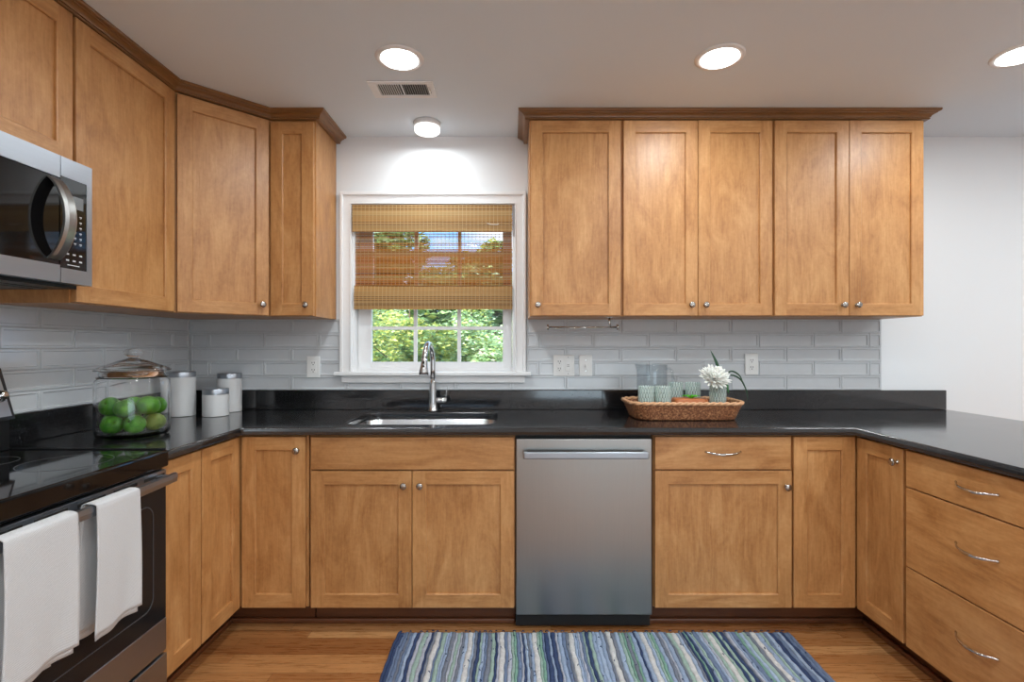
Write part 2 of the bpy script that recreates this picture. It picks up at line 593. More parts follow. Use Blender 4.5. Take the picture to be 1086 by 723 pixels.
# ------------------------------------------------------------------ cabinet parts
def door_mesh(b, x0, x1, z0, z1, yb, t=.75, fr=2.3):
    """shaker door whose back is at y = yb, front towards -y; slots: 0 upright grain, 1 lengthwise grain"""
    yf = yb - t
    e = .07
    a0, a1, c0, c1 = x0 + fr, x1 - fr, z0 + fr, z1 - fr
    P = lambda x, y, z: b._v((x, y, z))
    q = lambda pts, mi: b.poly(pts, mi)
    o = [(x0, z0), (x1, z0), (x1, z1), (x0, z1)]
    oi = [(x0 + e, z0 + e), (x1 - e, z0 + e), (x1 - e, z1 - e), (x0 + e, z1 - e)]
    ii = [(a0, c0), (a1, c0), (a1, c1), (a0, c1)]
    dp = [(a0 + .12, c0 + .12), (a1 - .12, c0 + .12), (a1 - .12, c1 - .12), (a0 + .12, c1 - .12)]
    for k in range(4):
        j = (k + 1) % 4
        q([(*o[k], 0)[:1] + (yb,) + (o[k][1],), (o[j][0], yb, o[j][1]), (o[j][0], yf + e, o[j][1]), (o[k][0], yf + e, o[k][1])], 0)
        q([(o[k][0], yf + e, o[k][1]), (o[j][0], yf + e, o[j][1]), (oi[j][0], yf, oi[j][1]), (oi[k][0], yf, oi[k][1])], 0)
        q([(ii[k][0], yf, ii[k][1]), (ii[j][0], yf, ii[j][1]), (dp[j][0], yf + .1, dp[j][1]), (dp[k][0], yf + .1, dp[k][1])], 0)
        q([(dp[k][0], yf + .1, dp[k][1]), (dp[j][0], yf + .1, dp[j][1]), (dp[j][0], yf + .42, dp[j][1]), (dp[k][0], yf + .42, dp[k][1])], 0)
    q([(oi[0][0], yf, oi[0][1]), (a0, yf, oi[0][1]), (a0, yf, oi[3][1]), (oi[3][0], yf, oi[3][1])], 0)
    q([(a1, yf, oi[0][1]), (oi[1][0], yf, oi[0][1]), (oi[2][0], yf, oi[2][1]), (a1, yf, oi[2][1])], 0)
    q([(a0, yf, oi[0][1]), (a1, yf, oi[0][1]), (a1, yf, c0), (a0, yf, c0)], 1)
    q([(a0, yf, c1), (a1, yf, c1), (a1, yf, oi[2][1]), (a0, yf, oi[2][1])], 1)
    q([(dp[0][0], yf + .42, dp[0][1]), (dp[1][0], yf + .42, dp[1][1]), (dp[2][0], yf + .42, dp[2][1]), (dp[3][0], yf + .42, dp[3][1])], 0)
    q([(x0, yb, z0), (x0, yb, z1), (x1, yb, z1), (x1, yb, z0)], 0)
KNOB = [(.0, 0), (.34, .0), (.34, .07), (.2, .15), (.17, .5), (.3, .6), (.52, .72), (.6, .86), (.58, .98), (.46, 1.08), (.25, 1.13), (.0, 1.15)]
def door(parent, x0, x1, z0, z1, yb, knob=None, M=None, slots=None):
    b = MB(M)
    door_mesh(b, x0, x1, z0, z1, yb)
    bmesh.ops.remove_doubles(b.b, verts=b.b.verts, dist=.001)
    d = b.build('door', slots or [wood_v, wood_h], parent)
    if knob:
        b = MB(M)
        b.lathe([(max(r, .001), h) for r, h in KNOB], (knob[0], yb - .75, knob[1]), 'y', 20, cap0=False, cap1=False)
        bmesh.ops.remove_doubles(b.b, verts=b.b.verts, dist=.002)
        b.build('knob', pewter_m, d)
    return d
def slab(parent, x0, x1, z0, z1, yb, handle=True, name='drawer'):
    b = MB()
    b.box(x0, x1, yb - .75, yb, z0, z1, .07)
    d = b.build(name, wood_h, parent)
    if handle:
        cx, cz = (x0 + x1) / 2, (z0 + z1) / 2 + (0.05)
        if z1 - z0 > 7:
            cz = z1 - 5.2
        b = MB()
        w = 3.1
        pts, rr = [], []
        for k in range(21):
            u = -1 + 2 * k / 20
            pts.append((cx + u * w, yb - .75 - 1.25 * (1 - abs(u) ** 2.6) + .06, cz + .30 * (abs(u) ** 2) - .12))
            rr.append(.13 + .13 * (1 - abs(u)) + (.10 if abs(u) > .9 else 0))
        b.tube(pts, rr, 10, flat=.75)
        b.build('handle', chrome_m, d)
    return d
G = .11     # reveal round every door
def base_box(parent, w, depth=24.2, hollow=False, x0=None, x1=None, toe=True):
    x0 = -w / 2 if x0 is None else x0
    x1 = w / 2 if x1 is None else x1
    b = MB()
    if hollow:
        b.box(x0, x0 + .7, -depth, -.3, 4.3, 34.6); b.box(x1 - .7, x1, -depth, -.3, 4.3, 34.6)
        b.box(x0 + .7, x1 - .7, -depth, -.3, 4.3, 5.0); b.box(x0 + .7, x1 - .7, -.9, -.3, 5.0, 34.6)
        b.box(x0 + .7, x1 - .7, -depth, -depth + .7, 4.3, 24.0); b.box(x0 + .7, x1 - .7, -depth, -depth + .7, 33.3, 34.6)
        b.box(x0 + .7, x1 - .7, -depth, -depth + .3, 24.0, 33.3)
    else:
        b.box(x0, x1, -depth, -.3, 4.3, 34.6)
    bo = b.build('cabinet_box', wood_v, parent)
    if toe:
        b = MB()
        b.box(x0, x1, -depth + 2.9, -depth + 3.6, 0.0, 4.28)
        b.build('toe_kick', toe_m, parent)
    return bo

# -- base cabinets along the window wall
t = empty('base_cabinet', (-17.45, 0, 0), 0, 'wide maple sink base cabinet with two doors below a plain false front under the window', 'cabinet')
base_box(t, 36.0, hollow=True)
slab(t, -17.9 + .25, 17.9 - .1, 28.5, 34.2, -24.25, False, 'false_front')
door(t, -17.65, .06 - G, 4.4, 28.25, -24.25, (-1.5 + .1, 25.8))
door(t, .06, 17.8, 4.4, 28.25, -24.25, (1.45, 25.8))
t = empty('base_cabinet', (36.85, 0, 0), 0, 'maple base cabinet with one drawer over one square door, right of the dishwasher', 'cabinet')
base_box(t, 24.1)
slab(t, -11.9, 11.8, 28.55, 34.25, -24.25)
door(t, -11.9, 11.95, 4.4, 28.3, -24.25, (10.9, 25.6))
# left corner base with an L body
t = empty('base_cabinet', (-72, 0, 0), 0, 'L-shaped maple corner base cabinet under the white canisters', 'corner cabinet')
b = MB()
b.prism([(.3, -.3), (36.3, -.3), (36.3, -24.2), (23.75, -24.2), (23.75, -36), (.3, -36)], 4.3, 34.6)
b.build('cabinet_box', wood_v, t)
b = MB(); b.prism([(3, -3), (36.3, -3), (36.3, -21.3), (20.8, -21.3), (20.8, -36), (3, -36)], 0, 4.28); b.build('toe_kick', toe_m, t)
door(t, 24.85, 35.9, 4.4, 34.25, -24.25, (34.6, 31.9))
ML = Matrix.Translation((0, 0, 0)) @ Matrix.Rotation(PI / 2, 4, 'Z')      # local -y becomes +x, local x becomes +y
door(t, -35.85, -24.95, 4.4, 34.25, -23.8, None, ML)
# narrow base between the corner and the stove
t = empty('base_cabinet', (-72, -40.5, 0), PI / 2, 'narrow maple base cabinet wedged between the stove and the left corner', 'cabinet')
base_box(t, 8.9, 23.75)
door(t, -4.4, 4.35, 4.4, 34.25, -23.8)
# right corner base
t = empty('base_cabinet', (84.8, 0, 0), 0, 'L-shaped maple corner base cabinet where the peninsula meets the window wall', 'corner cabinet')
b = MB()
b.prism([(0, -.3), (-35.9, -.3), (-35.9, -24.2), (-24.0, -24.2), (-24.0, -36), (0, -36)], 4.3, 34.6)
b.build('cabinet_box', wood_v, t)
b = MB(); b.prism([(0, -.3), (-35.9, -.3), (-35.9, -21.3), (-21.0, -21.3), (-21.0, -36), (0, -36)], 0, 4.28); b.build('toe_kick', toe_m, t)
door(t, -35.65, -24.9, 4.4, 34.25, -24.25)
MR = Matrix.Rotation(-PI / 2, 4, 'Z')                                      # local -y becomes -x, local x becomes -y
door(t, 25.1, 35.6, 4.4, 34.25, -24.0, (34.5, 32.0), MR)
# drawer bank in the peninsula
t = empty('drawer_cabinet', (84.8, -48.2, 0), -PI / 2, 'maple drawer base with three stacked drawers in the peninsula', 'drawer cabinet')
base_box(t, 24.2, 24.0)
for z0, z1 in ((28.75, 34.25), (16.65, 28.55), (4.4, 16.45)):
    slab(t, -11.9, 11.9, z0, z1, -24.05)
# shoe moulding at the foot of the toe kicks
def shoe(path, n):
    b = MB()
    for (x0, y0), (x1, y1) in zip(path, path[1:]):
        b.box(min(x0, x1) - .35, max(x0, x1) + .35, min(y0, y1) - .35, max(y0, y1) + .35, .01, .95, .25, seg=2)
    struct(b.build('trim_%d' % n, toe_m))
shoe([(-50.75, -45), (-50.75, -21.7), (.2, -21.7)], 1)
shoe([(24.9, -21.7), (63.35, -21.7), (63.35, -60)], 2)

# -- wall cabinets
UZ0, UZ1 = 55.95, 95.0
def wall_box(t, w, z0=UZ0, depth=12.0):
    b = MB()
    b.box(-w / 2, w / 2, -depth, -.3, z0, UZ1 + .1)
    return b.build('cabinet_box', wood_v, t)
def wall_cab(name, loc, rot, w, doors, label, z0=UZ0, zd0=None, zt=94.75):
    t = empty(name, (loc[0], loc[1], 0), rot, label, 'wall cabinet')
    wall_box(t, w, z0)
    zd0 = z0 + .12 if zd0 is None else zd0
    n = len(doors)
    dw = (w - .2) / n
    for i, k in enumerate(doors):
        x0 = -w / 2 + .1 + dw * i + (.05 if i else .16)
        x1 = -w / 2 + .1 + dw * (i + 1) - (.05 if i < n - 1 else .16)
        kn = None if not k else ((x0 + 1.35) if k == 'l' else (x1 - 1.35), zd0 + 2.1)
        door(t, x0, x1, zd0, zt, -12.05, kn)
    return t
wall_cab('wall_cabinet', (12.65, 0), 0, 18.3, ['l'], 'single-door maple wall cabinet right beside the window')
wall_cab('wall_cabinet', (36.85, 0), 0, 30.0, ['r', 'l'], 'two-door maple wall cabinet above the flower basket, middle of the right-hand run')
wall_cab('wall_cabinet', (66.85, 0), 0, 30.0, ['r', 'l'], 'two-door maple wall cabinet at the far right end of the run')
wall_cab('wall_cabinet', (-43.6, 0), 0, 9.0, ['r'], 'slim one-door maple wall cabinet just left of the window', zt=94.4)
wall_cab('wall_cabinet', (-72, -34.55), PI / 2, 20.9, [None], 'broad single-door maple wall cabinet between microwave and diagonal corner cabinet', zt=94.8)
wall_cab('wall_cabinet', (-72, -60.0), PI / 2, 29.95, [None, None], 'short maple wall cabinet directly above the microwave', z0=74.3, zt=94.8)
# diagonal corner wall cabinet, built in the frame of its door
cmid = Vector((-54.05, -18.05, 0))
MC = Matrix.Rotation(-PI / 4, 4, 'Z') @ Matrix.Translation(-cmid)
t = empty('corner_wall_cabinet', cmid, PI / 4, 'diagonal one-door maple corner wall cabinet above the white canisters', 'wall cabinet')
b = MB(MC)
b.prism([(-71.7, -.3), (-48.15, -.3), (-48.15, -12.1), (-59.95, -24), (-71.7, -24)], UZ0, UZ1 + .1)
b.build('cabinet_box', wood_v, t)
door(t, -7.75, 7.75, UZ0 + .12, 94.6, -.06, (6.4, UZ0 + 2.2))

# crown mouldings
def crown(path, label):
    prof = [(.05, 94.95), (.85, 94.95), (.92, 95.02), (.92, 95.18), (.80, 95.24), (.80, 95.30), (1.0, 95.34), (1.06, 95.5), (1.2, 95.68), (1.45, 95.84), (1.75, 95.93), (1.78, 96.06), (2.0, 96.10), (2.18, 96.2), (2.25, 96.34), (2.25, 96.6), (.05, 96.6)]
    P = [Vector((p[0], p[1])) for p in path]
    n = len(P)
    mit = []
    for i in range(n):
        ns = []
        if i > 0:
            d = (P[i] - P[i - 1]).normalized(); ns.append(Vector((d.y, -d.x)))
        if i < n - 1:
            d = (P[i + 1] - P[i]).normalized(); ns.append(Vector((d.y, -d.x)))
        if len(ns) == 1:
            mit.append(ns[0])
        else:
            m = (ns[0] + ns[1]).normalized()
            mit.append(m / m.dot(ns[0]))
    b = MB()
    rings = [[(P[i].x + mit[i].x * o, P[i].y + mit[i].y * o, z) for o, z in prof] for i in range(n)]
    b.loft(rings, True, True, True, 0, False)
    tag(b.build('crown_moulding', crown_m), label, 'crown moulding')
crown([(-60, -75.2), (-60, -24.0), (-48.1, -12.0), (-39.05, -12.0), (-39.05, -.3)], 'brown maple crown moulding stepping round the left-hand wall cabinets')
crown([(3.5, -.3), (3.5, -12.0), (81.85, -12.0), (81.85, -.3)], 'straight brown maple crown moulding on top of the right-hand wall cabinets')

# ------------------------------------------------------------------ counter
def counter():
    t = empty('countertop', (0, 0, 34.62), 0, 'polished black granite countertop running round the kitchen into the peninsula', 'countertop')
    def spline(cu, pts):
        sp = cu.splines.new('POLY')
        sp.points.add(len(pts) - 1)
        for p, q in zip(sp.points, pts):
            p.co = (q[0] * IN, q[1] * IN, 0, 1)
        sp.use_cyclic_u = True
    cu = bpy.data.curves.new('tmp', 'CURVE')
    cu.dimensions = '2D'
    cu.fill_mode = 'BOTH'
    cu.extrude = .5 * IN
    cu.bevel_depth = .16 * IN
    cu.bevel_resolution = 2
    cu.offset = -.16 * IN
    spline(cu, [(-71.95, -.02), (96.2, -.02), (96.2, -60.0), (95.0, -61.4), (59.6, -61.4), (59.1, -60.9), (59.1, -26.0), (-46.0, -26.0), (-46.6, -26.6), (-46.6, -44.95), (-71.95, -44.95)])
    spline(cu, rrect(-30.5, -3.0, -22.3, -5.8, 3.2, 8)[::-1])
    co = bpy.data.objects.new('tmp', cu)
    C.objects.link(co)
    dg = bpy.context.evaluated_depsgraph_get()
    me = bpy.data.meshes.new_from_object(co.evaluated_get(dg))
    bpy.data.objects.remove(co)
    me.materials.clear()
    me.materials.append(granite_m)
    for v in me.vertices:
        v.co.z += .69 * IN
    o = bpy.data.objects.new('counter_slab', me)
    C.objects.link(o)
    o.parent = t
    MM = Matrix.Translation((0, 0, -34.62))
    b = MB(MM)
    b.box(-71.1, 20.0, -.85, -.02, 36.01, 40.22, .06); b.box(20.02, 96.2, -.85, -.02, 36.01, 40.22, .06)
    b.box(-71.96, -71.12, -44.9, -.02, 36.01, 40.22, .06)
    b.build('upstand', granite_m, t)
counter()

# sink
t = empty('kitchen_sink', (-16.75, -14.05, 25.5), 0, 'undermount stainless steel sink bowl set in the black counter under the window', 'sink')
MS = Matrix.Translation((16.75, 14.05, -25.5))
b = MB(MS)
rings = []
for ins, z in ((-1.0, 34.55), (-.1, 34.55), (.0, 34.4), (.25, 30), (.5, 27.6), (1.2, 26.6), (2.6, 26.3)):
    rings.append([(p[0], p[1], z) for p in rrect(-30.5 + ins, -3.0 - ins, -22.3 + ins, -5.8 - ins, max(3.2 - ins, 1.0), 8)])
b.loft(rings, True, False, True)
for (ins, z) in ():
    pass
rings = []
for ins, z in ((-1.0, 34.5), (-.2, 34.45), (.2 - .3, 30), (.3, 27.2), (1.0, 26.3), (2.6, 26.05)):
    rings.append([(p[0], p[1], z) for p in rrect(-30.5 + ins, -3.0 - ins, -22.3 + ins, -5.8 - ins, max(3.2 - ins, 1.0), 8)])
b.loft(rings, True, False, True)
b.build('bowl', sink_m, t)
b = MB(MS)
b.lathe([(1.9, 0), (1.9, .1), (1.5, .12), (1.4, .02), (.3, .02)], (-16.75, -12, 26.3), seg=24)
b.build('drain', chrome_m, t)

# faucet
t = empty('kitchen_faucet', (-17.05, -3.9, 36.0), 0, 'brushed nickel gooseneck pull-down faucet behind the sink', 'faucet')
b = MB()
b.lathe([(1.15, 0), (1.15, .25), (1.0, .4), (.93, 2), (.82, 4.2), (.66, 6.0), (.55, 7.0)], seg=28)
b.build('body', nickel_m, t)
b = MB()
pts = [(0, 0, 6.8), (0, 0, 9), (0, 0, 10.9)]
cy, rad = -3.75, 3.75
for k in range(1, 17):
    a = PI * k / 16 * .96
    pts.append((-.55 * (k / 16), cy + rad * math.cos(a), 10.9 + 3.6 * math.sin(a)))
b.tube(pts, .55, 16, up=(1, 0, 0))
b.build('gooseneck', nickel_m, t)
ex, ey, ez = pts[-1]
b = MB()
b.tube([(ex, ey, ez + .3), (ex, ey - .02, ez - .3), (ex - .05, ey - .05, ez - 1.3), (ex - .1, ey - .1, ez - 2.4), (ex - .12, ey - .12, ez - 3.1)], [.54, .6, .74, .95, .98], 20, up=(1, 0, 0))
sp = b.build('spray_head', nickel_m, t)
b = MB()
b.box(ex - .2, ex + .15, ey - .72, ey - .55, ez - .9, ez - .35, .05)
b.build('spray_button', black_m, sp)
b = MB()
b.box(ex - .25, ex + .12, ey - .84, ey - .6, ez - 1.8, ez - 1.15, .05)
b.build('spray_button', black_m, sp)
b = MB()
b.lathe([(.45, .6), (.62, .75), (.66, 1.6), (.58, 1.7), (.66, 1.8), (.68, 2.9), (.3, 3.05)], (0, 0, 2.3), 'x', 20)
b.tube([(2.75, 0, 2.2), (2.85, 0, 3.4), (3.1, .1, 5.2)], [.34, .26, .2], 10, flat=.5, up=(0, 1, 0))
b.build('lever', nickel_m, t)

# ------------------------------------------------------------------ dishwasher
t = empty('dishwasher', (12.55, 0, 0), 0, 'stainless steel dishwasher with a straight bar handle', 'dishwasher')
b = MB()
b.box(-11.9, 11.9, -23.4, -1, .6, 33.9)
b.build('tub', blackm_m, t)
b = MB()
b.box(-11.9, 11.9, -22.4, -23.0, .3, 3.1)
b.build('kick_panel', blackm_m, t)
b = MB()
b.box(-11.85, 11.85, -24.2, -23.41, 33.98, 34.5)
b.build('top_seal', blackm_m, t)
b = MB()
b.box(-11.85, 11.85, -25.15, -23.42, 3.25, 33.95, .18, seg=3)
d = b.build('door', steel_m, t)
b = MB()
b.box(-10.6, 10.9, -27.0, -26.5, 30.75, 32.0, .22, seg=3)
b.box(-10.5, -9.9, -26.6, -25.1, 31.0, 31.8, .08); b.box(10.2, 10.8, -26.6, -25.1, 31.0, 31.8, .08)
b.build('handle', steel_h, d)

# ------------------------------------------------------------------ stove (local: x along +y of the room, -y towards the room)
t = empty('stove', (-72, -60.1, 0), PI / 2, 'stainless and black electric stove with a glass cooktop at the left edge', 'stove')
b = MB()
b.box(-14.85, 14.85, -24.6, -1.2, .3, 33.4)
b.build('body', blackm_m, t)
b = MB()
b.box(-14.95, 14.95, -25.7, -1.2, 33.9, 36.15, .3, seg=3)
ct = b.build('cooktop', gloss_black, t)
for x in (14.7, -14.98):
    b = MB(); b.box(x, x + .28, -25.3, -1.3, 36.0, 36.32, .05); b.build('edge_strip', black_m, ct)
bp = plain('burner_print', rgb(70, 70, 72), .3)
for cx, cy, r in ((7, -8.5, 3.4), (7.2, -18.5, 4.6), (-7, -8.5, 3.4), (-7, -18.5, 4.2)):
    b = MB(); b.lathe([(r, 0), (r, .012), (r - .09, .012), (r - .09, 0)], (cx, cy, 36.155), seg=48, cap0=False, cap1=False)
    b.build('burner_ring', bp, ct)
b = MB()
b.box(-14.8, 14.8, -25.35, -24.6, 13.6, 32.2, .05)
dr = b.build('oven_door', door_glass, t)
b = MB(); b.box(-14.8, 14.8, -25.4, -24.6, 32.2, 33.55, .06); b.build('top_rail', steel_h, dr)
b = MB(); b.box(-14.8, 14.8, -25.42, -24.6, 9.3, 13.6, .06); b.build('bottom_rail', steel_h, dr)
b = MB()
for k in range(6):
    x = -12.5 + 5 * k
    b.box(x - 1.9, x + 1.9, -25.44, -25.38, 32.75, 33.15, .02)
b.build('vent_slot', dark_slot, dr)
b = MB()
rr = rrect(-12.3, 12.3, 16.0, 29.5, 1.6, 8)
pts = [(p[0], -25.37, p[1]) for p in rr]
b.tube(pts, .06, 6, closed=True, up=(0, 1, 0))
b.build('window_outline', plain('door_print', rgb(76, 76, 78), .3), dr)
b = MB()
rings = []
for k in range(25):
    u = -1 + k / 12
    x = 14.0 * u
    y = -27.1 - .55 * (1 - u * u)
    rings.append([(x, y - .3, 32.15), (x, y - .38, 32.7), (x, y - .3, 33.25), (x, y + .12, 33.3), (x, y + .12, 32.1)])
b.loft(rings, True, True, True, smooth=False)
for s in (-1, 1):
    b.box(s * 13.2 - .5, s * 13.2 + .5, -27.1, -25.3, 32.35, 33.05, .08)
b.build('handle', steel_h, dr)
b = MB()
b.box(-14.8, 14.8, -25.5, -24.6, 1.4, 8.9, .12, seg=2)
b.build('storage_drawer', steel_h, t)
b = MB()
b.box(-14.5, 14.5, -4.6, -1.3, 36.15, 40.3, .1)
# slanted console: profile in (y,z), extruded along x
pr = [(-4.95, 40.3), (-1.3, 40.3), (-1.3, 47.2), (-2.8, 47.2), (-3.0, 47.0)]
b.loft([[(-14.9, y, z) for y, z in pr], [(14.9, y, z) for y, z in pr]], True, True, True, smooth=False)
bg_ = b.build('console', black_m, t)
b = MB()
nrm = Vector((0, -6.7, -1.95 * -1)).normalized()
fc = [(-4.98, 40.75), (-3.06, 46.75), (-3.02, 46.75), (-4.9, 40.75)]
b.loft([[(-14.4, y, z) for y, z in fc], [(14.4, y, z) for y, z in fc]], True, True, True, smooth=False)
b.build('console_face', steel_h, bg_)
for kx in (13.4, 10.6, -10.6, -13.4):
    b = MB()
    c = Vector((kx, -4.1, 43.4))
    d = Vector((0, -.95, .3)).normalized()
    b.tube([c, c + d * .35, c + d * .36, c + d * 1.0, c + d * 1.15], [.8, .8, .62, .58, .3], 18, up=(1, 0, 0))
    b.build('knob', chrome_m, bg_)

# towels on the stove handle
def towel(xa, xb, drop_f, drop_b, label, flare=0.0, back_shift=0.0, seed=1):
    """hangs over the handle; stove-local coordinates moved to the room by M. Three folded layers make its thickness"""
    t = empty('dish_towel', (-44.4, -60.1 + (xa + xb) / 2, 33.4), PI / 2, label, 'towel', None)
    M0 = Matrix.Translation((-(xa + xb) / 2, 27.6, -33.4))
    rr = random.Random(seed)
    ph = rr.random() * 6
    def sheet(a, c, df, db, off, nm, fl, k0):
        b = MB(M0)
        nx = 26
        prof = []
        yc = -27.35
        for k in range(26):
            prof.append((-.72 - off, -db + (db - .2) * (1 - (1 - k / 26) ** 1) if False else 0, 0))
        # path: s from the back hem, up, over the bar, down to the front hem
        path = []
        for k in range(22):
            path.append((yc + .78 + off * .4, 33.2 - db * (1 - k / 22), 'b', 1 - k / 22))
        for k in range(9):
            a_ = PI * k / 8
            path.append((yc + (.78 + off * .4) * math.cos(a_) if k < 4 else yc + (.95 + off) * math.cos(a_), 33.2 + (.34 + off) * math.sin(a_), 't', 0))
        for k in range(1, 31):
            path.append((yc - .95 - off, 33.2 - df * k / 30, 'f', k / 30))
        rings = []
        for (y, z, side, q) in path:
            ring = []
            for i in range(nx + 1):
                u = i / nx
                x = a + (c - a) * u
                amp = .22 * q
                yy = y
                if side == 'f':
                    x += fl * q * (u - .35) + .25 * q * math.sin(3 * q + ph)
                    yy = y - amp * (math.sin(u * 5.5 + ph) * .9 + .35 * math.sin(u * 11 + 2 * q + ph)) - .35 * q * (1 - u) + .25 * q
                    yy = min(yy, y + .5)
                elif side == 'b':
                    x += back_shift * q
                    yy = y + .10 * q * math.sin(u * 7 + ph)
                    yy = min(yy, -26.0 + .25)
                zz = z + (.10 * math.sin(u * 9 + ph) * q)
                ring.append((x, yy, zz))
            rings.append(ring)
        # thickness
        b.loft(rings, False)
        bmesh.ops.recalc_face_normals(b.b, faces=b.b.faces)
        r = bmesh.ops.solidify(b.b, geom=b.b.faces[:], thickness=.10)
        for f in b.b.faces:
            f.smooth = True
        return b.build(nm, towel_m, t)
    s = sheet(xa, xb, drop_f, drop_b, 0.0, 'outer_fold', flare, 0)
    sheet(xa + .25, xb - .5, drop_f + .5, drop_b - .6, -.17, 'inner_fold', flare, 1)
    return t
def towel_mat():
    m = N('white_waffle_cotton')
    v = m.obj(rnd=False)
    wv = m.n('TexWave', wave_type='BANDS', bands_direction='DIAGONAL')
    wv.inputs['Scale'].default_value = 170
    m.l(v, wv.inputs['Vector'])
    f = m.noise(v, 500, 2)
    h = m.math('ADD', wv.outputs['Fac'], f)
    m.bsdf(m.ramp(h, [(.2, rgb(176, 177, 178)), (1.0, rgb(214, 215, 216))]), rough=.95, sheen=.3)
    m.bump(h, .5, .0012)
    return m.m
towel_m = towel_mat()
towel(-10.3, -2.7, 13.2, 14.5, 'larger white folded dish towel hanging on the stove handle at the left edge', .6, -1.2, 3)
towel(-.35, 5.9, 13.6, 13.9, 'narrower white dish towel hanging on the stove handle nearer the cabinets', 1.0, -1.6, 8)

# ------------------------------------------------------------------ microwave (same local frame as the stove)
t = empty('microwave', (-72, -60.05, 57.7), PI / 2, 'stainless over-the-range microwave with a curved handle hung under the left cabinet', 'microwave')
b = MB()
b.box(-14.95, 14.95, -13.9, -.1, .5, 16.4)
b.box(-14.6, 14.6, -13.4, -.5, 0.0, .5)
b.build('case', black_m, t)
b = MB()
b.box(-13, 13, -11, -3, -.12, .02, .03); b.box(-12, -7, -10, -5, -.2, -.1, .02); b.box(7, 12, -10, -5, -.2, -.1, .02)
b.build('bottom_vent', plain('vent_grey', rgb(58, 58, 60), .4), t)
b = MB()
zt, zb = 16.35, .45
b.box(-14.95, 10.05, -15.2, -13.9, zb, 2.6); b.box(-14.95, 10.05, -15.2, -13.9, 13.6, zt)
b.box(-14.95, -13.6, -15.2, -13.9, 2.6, 13.6)
b.box(-13.6, 10.05, -15.05, -13.9, 2.6, 13.6, mi=1)
d = b.build('door', [steel_h, gloss_black], t)
b = MB()
b.box(10.15, 14.95, -15.2, -13.9, zb, 2.3); b.box(10.15, 14.95, -15.2, -13.9, 13.9, zt)
b.box(14.1, 14.95, -15.2, -13.9, 2.3, 13.9)
b.box(10.15, 14.1, -15.12, -13.9, 2.3, 13.9, .0, mi=1)
cp = b.build('control_panel', [steel_h, gloss_black], t)
b = MB()
b.box(11.4, 13.6, -15.16, -15.11, 10.2, 11.8)
b.build('display', plain('display_glass', rgb(120, 124, 126), .2), cp)
b = MB()
for r in range(6):
    for c in range(3):
        x = 11.5 + c * .85; z = 9.3 - r * .72
        b.box(x - .17, x + .17, -15.145, -15.11, z - .07, z + .07)
        b.box(x - .10, x + .10, -15.145, -15.11, z - .20, z - .15)
for c in range(3):
    for z in (4.2, 3.4):
        x = 11.2 + c * 1.0
        b.box(x - .22, x + .22, -15.145, -15.11, z - .1, z + .1)
b.box(11.2, 13.0, -15.145, -15.11, 2.75, 2.85)
b.build('keypad', plain('keypad_print', rgb(205, 205, 205), .5), cp)
b = MB()
rings = []
for k in range(25):
    u = -1 + k / 12
    z = 8.25 + 5.05 * u
    y = -15.15 - 2.1 * (1 - u * u) ** .8
    wd = .85
    cx = 9.2
    rings.append([(cx - wd, y - .1, z), (cx - wd * .6, y - .32, z), (cx + wd * .6, y - .32, z), (cx + wd, y - .1, z), (cx + wd, y + .22, z), (cx - wd, y + .22, z)])
b.loft(rings, True, True, True, smooth=False)
b.build('handle', steel_m, d)

# ------------------------------------------------------------------ window shade
def reed_mat(name, c, through=.6):
    m = N(name)
    v = m.obj((.03, 1, 1))
    col = m.mix(m.noise(v, 120, 4), tuple(x * .7 for x in c[:3]) + (1,), c)
    df = m.bsdf(col, rough=.6)
    tr = m.n('BsdfTranslucent')
    m.l(col, tr.inputs[0])
    mx = m.n('MixShader')
    mx.inputs[0].default_value = through
    m.l(df.outputs[0], mx.inputs[1]); m.l(tr.outputs[0], mx.inputs[2])
    m.l(mx.outputs[0], m.out.inputs['Surface'])
    return m.m
reeds = [reed_mat('bamboo_backlit_honey', rgb(232, 158, 76)), reed_mat('bamboo_backlit_tan', rgb(220, 164, 96)), reed_mat('bamboo_backlit_brown', rgb(176, 106, 46)), reed_mat('bamboo_straw', rgb(232, 196, 136)),
         reed_mat('shade_thread', rgb(238, 218, 170))]  # panel reeds carry the orange backlight glow in their colour
reeds_front = [reed_mat('folded_honey', rgb(214, 166, 100), .2), reed_mat('folded_tan', rgb(200, 162, 108), .2), reed_mat('folded_brown', rgb(142, 98, 54), .2), reed_mat('folded_straw', rgb(226, 192, 134), .2), reeds[4]]
shade = empty('bamboo_shade', (-17.7, -.4, 81.3), 0, 'woven bamboo roman shade half drawn over the window', 'window shade')
MSH = Matrix.Translation((17.7, .4, -81.3))
